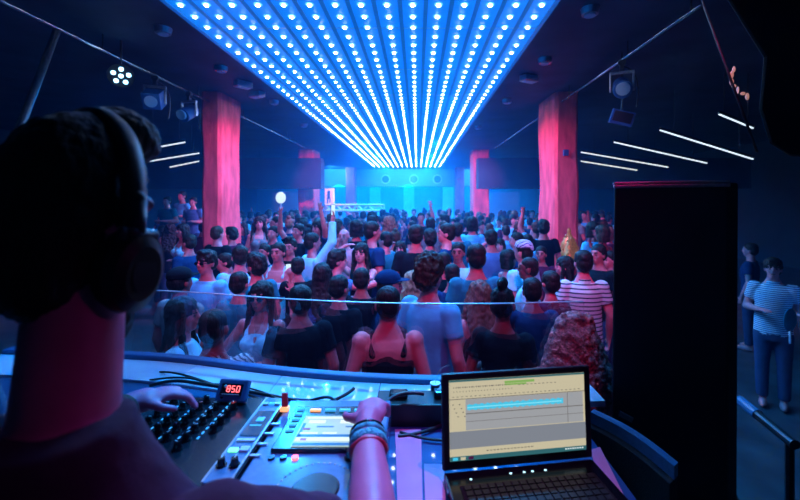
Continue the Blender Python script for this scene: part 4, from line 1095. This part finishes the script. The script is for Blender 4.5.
# made-up glowing ornament for a golden sparkle on the near pillar
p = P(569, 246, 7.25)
t = empty('gold_sparkle_standin', (p.x, p.y, 0), 0, 'made-up golden tapered ornament for a golden sparkle on the near pillar', 'ornament')
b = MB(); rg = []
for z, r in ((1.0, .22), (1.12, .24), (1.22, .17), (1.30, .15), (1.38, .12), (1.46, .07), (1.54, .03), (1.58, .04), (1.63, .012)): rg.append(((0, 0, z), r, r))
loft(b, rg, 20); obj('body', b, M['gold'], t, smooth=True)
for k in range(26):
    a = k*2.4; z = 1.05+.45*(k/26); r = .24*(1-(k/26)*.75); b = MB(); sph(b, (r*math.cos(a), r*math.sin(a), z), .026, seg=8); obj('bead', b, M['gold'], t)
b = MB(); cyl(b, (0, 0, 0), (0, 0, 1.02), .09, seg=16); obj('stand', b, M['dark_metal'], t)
# white folded thing at the edge
p = P(790, 320, 3.4); t = empty('white_fan', p, .3, 'white round paper fan held by the striped polo man', 'fan')
b = MB(); sph(b, (0, 0, 0), (.085, .010, .10)); obj('leaf', b, CL['lightblue'], t); b = MB(); cyl(b, (0, 0, -.2), (0, 0, -.08), .008, seg=8); obj('stick', b, M['pale_column'], t)

# ------------------------------------------------------------------ the DJ
DJX, DJY = -.43, .50
dj = empty('person', (DJX, DJY, .4), 0, 'DJ in dark t-shirt seen from behind working the decks with headphones on', 'person')
def L3(v): return Vector(v)-Vector((DJX, DJY, .4))
b = MB()
HZ = 2.062     # head centre height
hb = MB(); head_shape(hb, (0, 0, 0), 1.0)
Hm = Matrix.Translation(L3((-.455, .545, HZ))) @ Matrix.Rotation(math.radians(-12), 4, 'Z') @ Matrix.Rotation(math.radians(-8), 4, 'X') @ Matrix.Diagonal((.86, .90, 1.26, 1)) @ Matrix.Translation((0, 0, -1.655))
b.add(hb.verts, hb.faces, Hm)
cap(b, L3((-.435, .49, 1.76)), L3((-.448, .53, 2.0)), .058, .052, 20)
loft(b, [(L3((-.44, .48, z)), rx, ry) for z, rx, ry in ((1.25, .15, .10), (1.4, .15, .105), (1.55, .165, .11), (1.64, .18, .11), (1.70, .165, .09), (1.76, .10, .072), (1.83, .062, .062))], 26)
RS, RE, RW = L3((-.245, .48, 1.675)), L3((-.07, .66, 1.52)), L3((-.118, .945, 1.568))
LS, LE, LW_ = L3((-.625, .49, 1.665)), L3((-.80, .74, 1.56)), L3((-.728, 1.02, 1.585))
for (S_, E_, W3, sd, hd, nm) in ((RS, RE, RW, 1, (.06, 1, .10), (0, .1, 1)), (LS, LE, LW_, -1, (.75, .75, .02), (0, .1, 1))):
    sph(b, S_, .066); cap(b, S_, E_, .056, .045, 18); cap(b, E_, E_.lerp(W3, .3), .046, .046, 18); cap(b, E_.lerp(W3, .3), W3, .046, .029, 18)
    cap(b, W3, W3+Vector(hd).normalized()*.03, .030, .030, 14)
    hand(b, W3+Vector(hd).normalized()*.01, hd, nm, sd, 1.08, curl=1.5 if sd > 0 else .95, spread=.10)
for s in (-1, 1): cap(b, L3((-.44+s*.09, .47, 1.28)), L3((-.44+s*.1, .45, .85)), .09, .06); cap(b, L3((-.44+s*.1, .45, .85)), L3((-.44+s*.1, .43, .50)), .058, .04); sph(b, L3((-.44+s*.1, .47, .455)), (.045, .12, .05))
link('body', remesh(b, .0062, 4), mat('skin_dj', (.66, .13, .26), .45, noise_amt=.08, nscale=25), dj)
# hair
hb = MB(); sph(hb, (0, -.018, 1.700), (.0815, .097, .080), seg=24); sph(hb, (0, -.042, 1.645), (.0785, .072, .086), seg=20)
for s in (-1, 1): sph(hb, (s*.067, .002, 1.665), (.018, .032, .04))
sph(hb, (0, .035, 1.765), (.06, .065, .035))
b = MB(); b.add(hb.verts, hb.faces, Hm)
m = remesh(b, .005, 2)
for v in m.vertices: v.co += v.normal*(.0025*noise.noise(v.co*60)+.003*noise.noise(v.co*160))
link('hair', m, HR['black'], dj)
b = MB(); hb = MB(); sph(hb, (0, .074, 1.555), (.026, .026, .030)); sph(hb, (0, .055, 1.560), (.040, .04, .022)); b.add(hb.verts, hb.faces, Hm); link('beard', remesh(b, .005, 2), HR['black'], dj)
# shirt
b = MB()
loft(b, [(L3((-.44, .48, z)), rx, ry) for z, rx, ry in ((1.22, .175, .12), (1.4, .175, .12), (1.55, .185, .122), (1.64, .20, .12), (1.70, .188, .108), (1.755, .140, .094), (1.80, .104, .086), (1.835, .088, .080))], 28)
for S_, E_ in ((RS, RE), (LS, LE)): sph(b, S_, .076); cap(b, S_, S_.lerp(E_, .62), .074, .074, 20, ends=False)
m = remesh(b, .008, 3)
for v in m.vertices: v.co += v.normal*(.005*noise.noise(v.co*Vector((14, 14, 20)))+.002*noise.noise(v.co*45))
link('shirt', m, mat('dj_shirt_cloth', (.06, .012, .05), .9, noise_amt=.2, bump=.4, bscale=30), dj)
b = MB(); 
for s in (-1, 1): cap(b, L3((-.44+s*.09, .47, 1.26)), L3((-.44+s*.1, .45, .85)), .105, .078); cap(b, L3((-.44+s*.1, .45, .85)), L3((-.44+s*.1, .44, .52)), .078, .062, ends=False)
link('trousers', remesh(b, .012, 2), CL['denim'], dj)
# bracelets and wristband
def ring_at(a, c, t0, t1, r, m_, nm, wob=0):
    d = (c-a); b = MB(); n = 26; q = d.to_track_quat('Z', 'Y').to_matrix(); rings = []
    prof_ = [(t0, r-.004), (t0+.1*(t1-t0), r), (t0+.5*(t1-t0), r+.0025), (t0+.9*(t1-t0), r), (t1, r-.004), (t1, r-.008), (t0, r-.008)]
    vv = []
    for k in range(n):
        an = 2*PI*k/n; row = []
        for (tt, rr) in prof_: row.append(b.verts.new(a+d*tt+q @ Vector(((rr+wob*math.sin(an*7+tt*90))*math.cos(an), (rr+wob*math.sin(an*7+tt*90))*.85*math.sin(an), 0))))
        vv.append(row)
    for k in range(n):
        for j in range(len(prof_)): b.faces.new((vv[k][j], vv[(k+1) % n][j], vv[(k+1) % n][(j+1) % len(prof_)], vv[k][(j+1) % len(prof_)]))
    return obj(nm, b, m_, dj, smooth=True)
o = ring_at(RE, RW, .78, .86, .041, M['turquoise'], 'bracelet', .0012); o['label'] = 'wide turquoise woven bracelet'
ring_at(RE, RW, .87, .92, .040, M['turquoise'], 'bracelet', .001)
o = ring_at(RE, RW, .735, .77, .041, M['bead'], 'bracelet', .0012); o['label'] = 'thin red bead bracelet'
ring_at(RE, RW, .93, .955, .038, M['deck_dark'], 'bracelet')
o = ring_at(LE, LW_, .80, .97, .040, M['black_matt'], 'wristband'); o['label'] = 'broad black wristband'
# headphones
HP = empty('headphones', (0, 0, 0), 0, 'black over-ear headphones worn by the DJ', 'headphones')
HM = Matrix.Translation((DJX, DJY, .4)) @ Hm
def hp(name, bm_, m_, par=None, smooth=True, lab=None):
    b = MB(); b.add(bm_.verts, bm_.faces, HM); return obj(name, b, m_, par or HP, smooth=smooth)
b = MB(); pr_ = []
n = 34
for k in range(n+1):
    a = PI*k/n; R0 = .099; c = Vector((R0*math.cos(a)*1.0, -.005, 1.665+.118*math.sin(a))); d = Vector((math.cos(a), 0, math.sin(a)))
    w2 = .019
    pr_.append([b.verts.new(c+d*t_+Vector((0, y_, 0))) for t_, y_ in ((-.005, -w2), (.006, -w2*.8), (.009, 0), (.006, w2*.8), (-.005, w2), (-.007, 0))])
for k in range(n):
    for j in range(6): b.faces.new((pr_[k][j], pr_[k][(j+1) % 6], pr_[k+1][(j+1) % 6], pr_[k+1][j]))
b.faces.new(pr_[0]); b.faces.new(pr_[-1][::-1])
hp('headband', b, M['black'])
for s in (-1, 1):
    b = MB(); cap(b, (s*.103, -.005, 1.685), (s*.112, -.004, 1.640), .012, .010); cap(b, (s*.112, .020, 1.65), (s*.112, -.03, 1.65), .008, .008); hp('yoke', b, M['dark_metal'])
    b = MB(); cyl(b, (s*.098, 0, 1.615), (s*.118, 0, 1.612), .043, .040, 28); cyl(b, (s*.118, 0, 1.612), (s*.126, 0, 1.611), .040, .028, 28); e = hp('ear_cup', b, M['black'], smooth=False)
    b = MB(); cyl(b, (s*.074, 0, 1.617), (s*.098, 0, 1.615), .039, .044, 28); hp('cushion', b, M['black_matt'], smooth=False)
    b = MB(); cyl(b, (s*.1262, 0, 1.611), (s*.1275, 0, 1.611), .020, .020, 24); hp('cup_badge', b, M['dark_metal'], smooth=False)
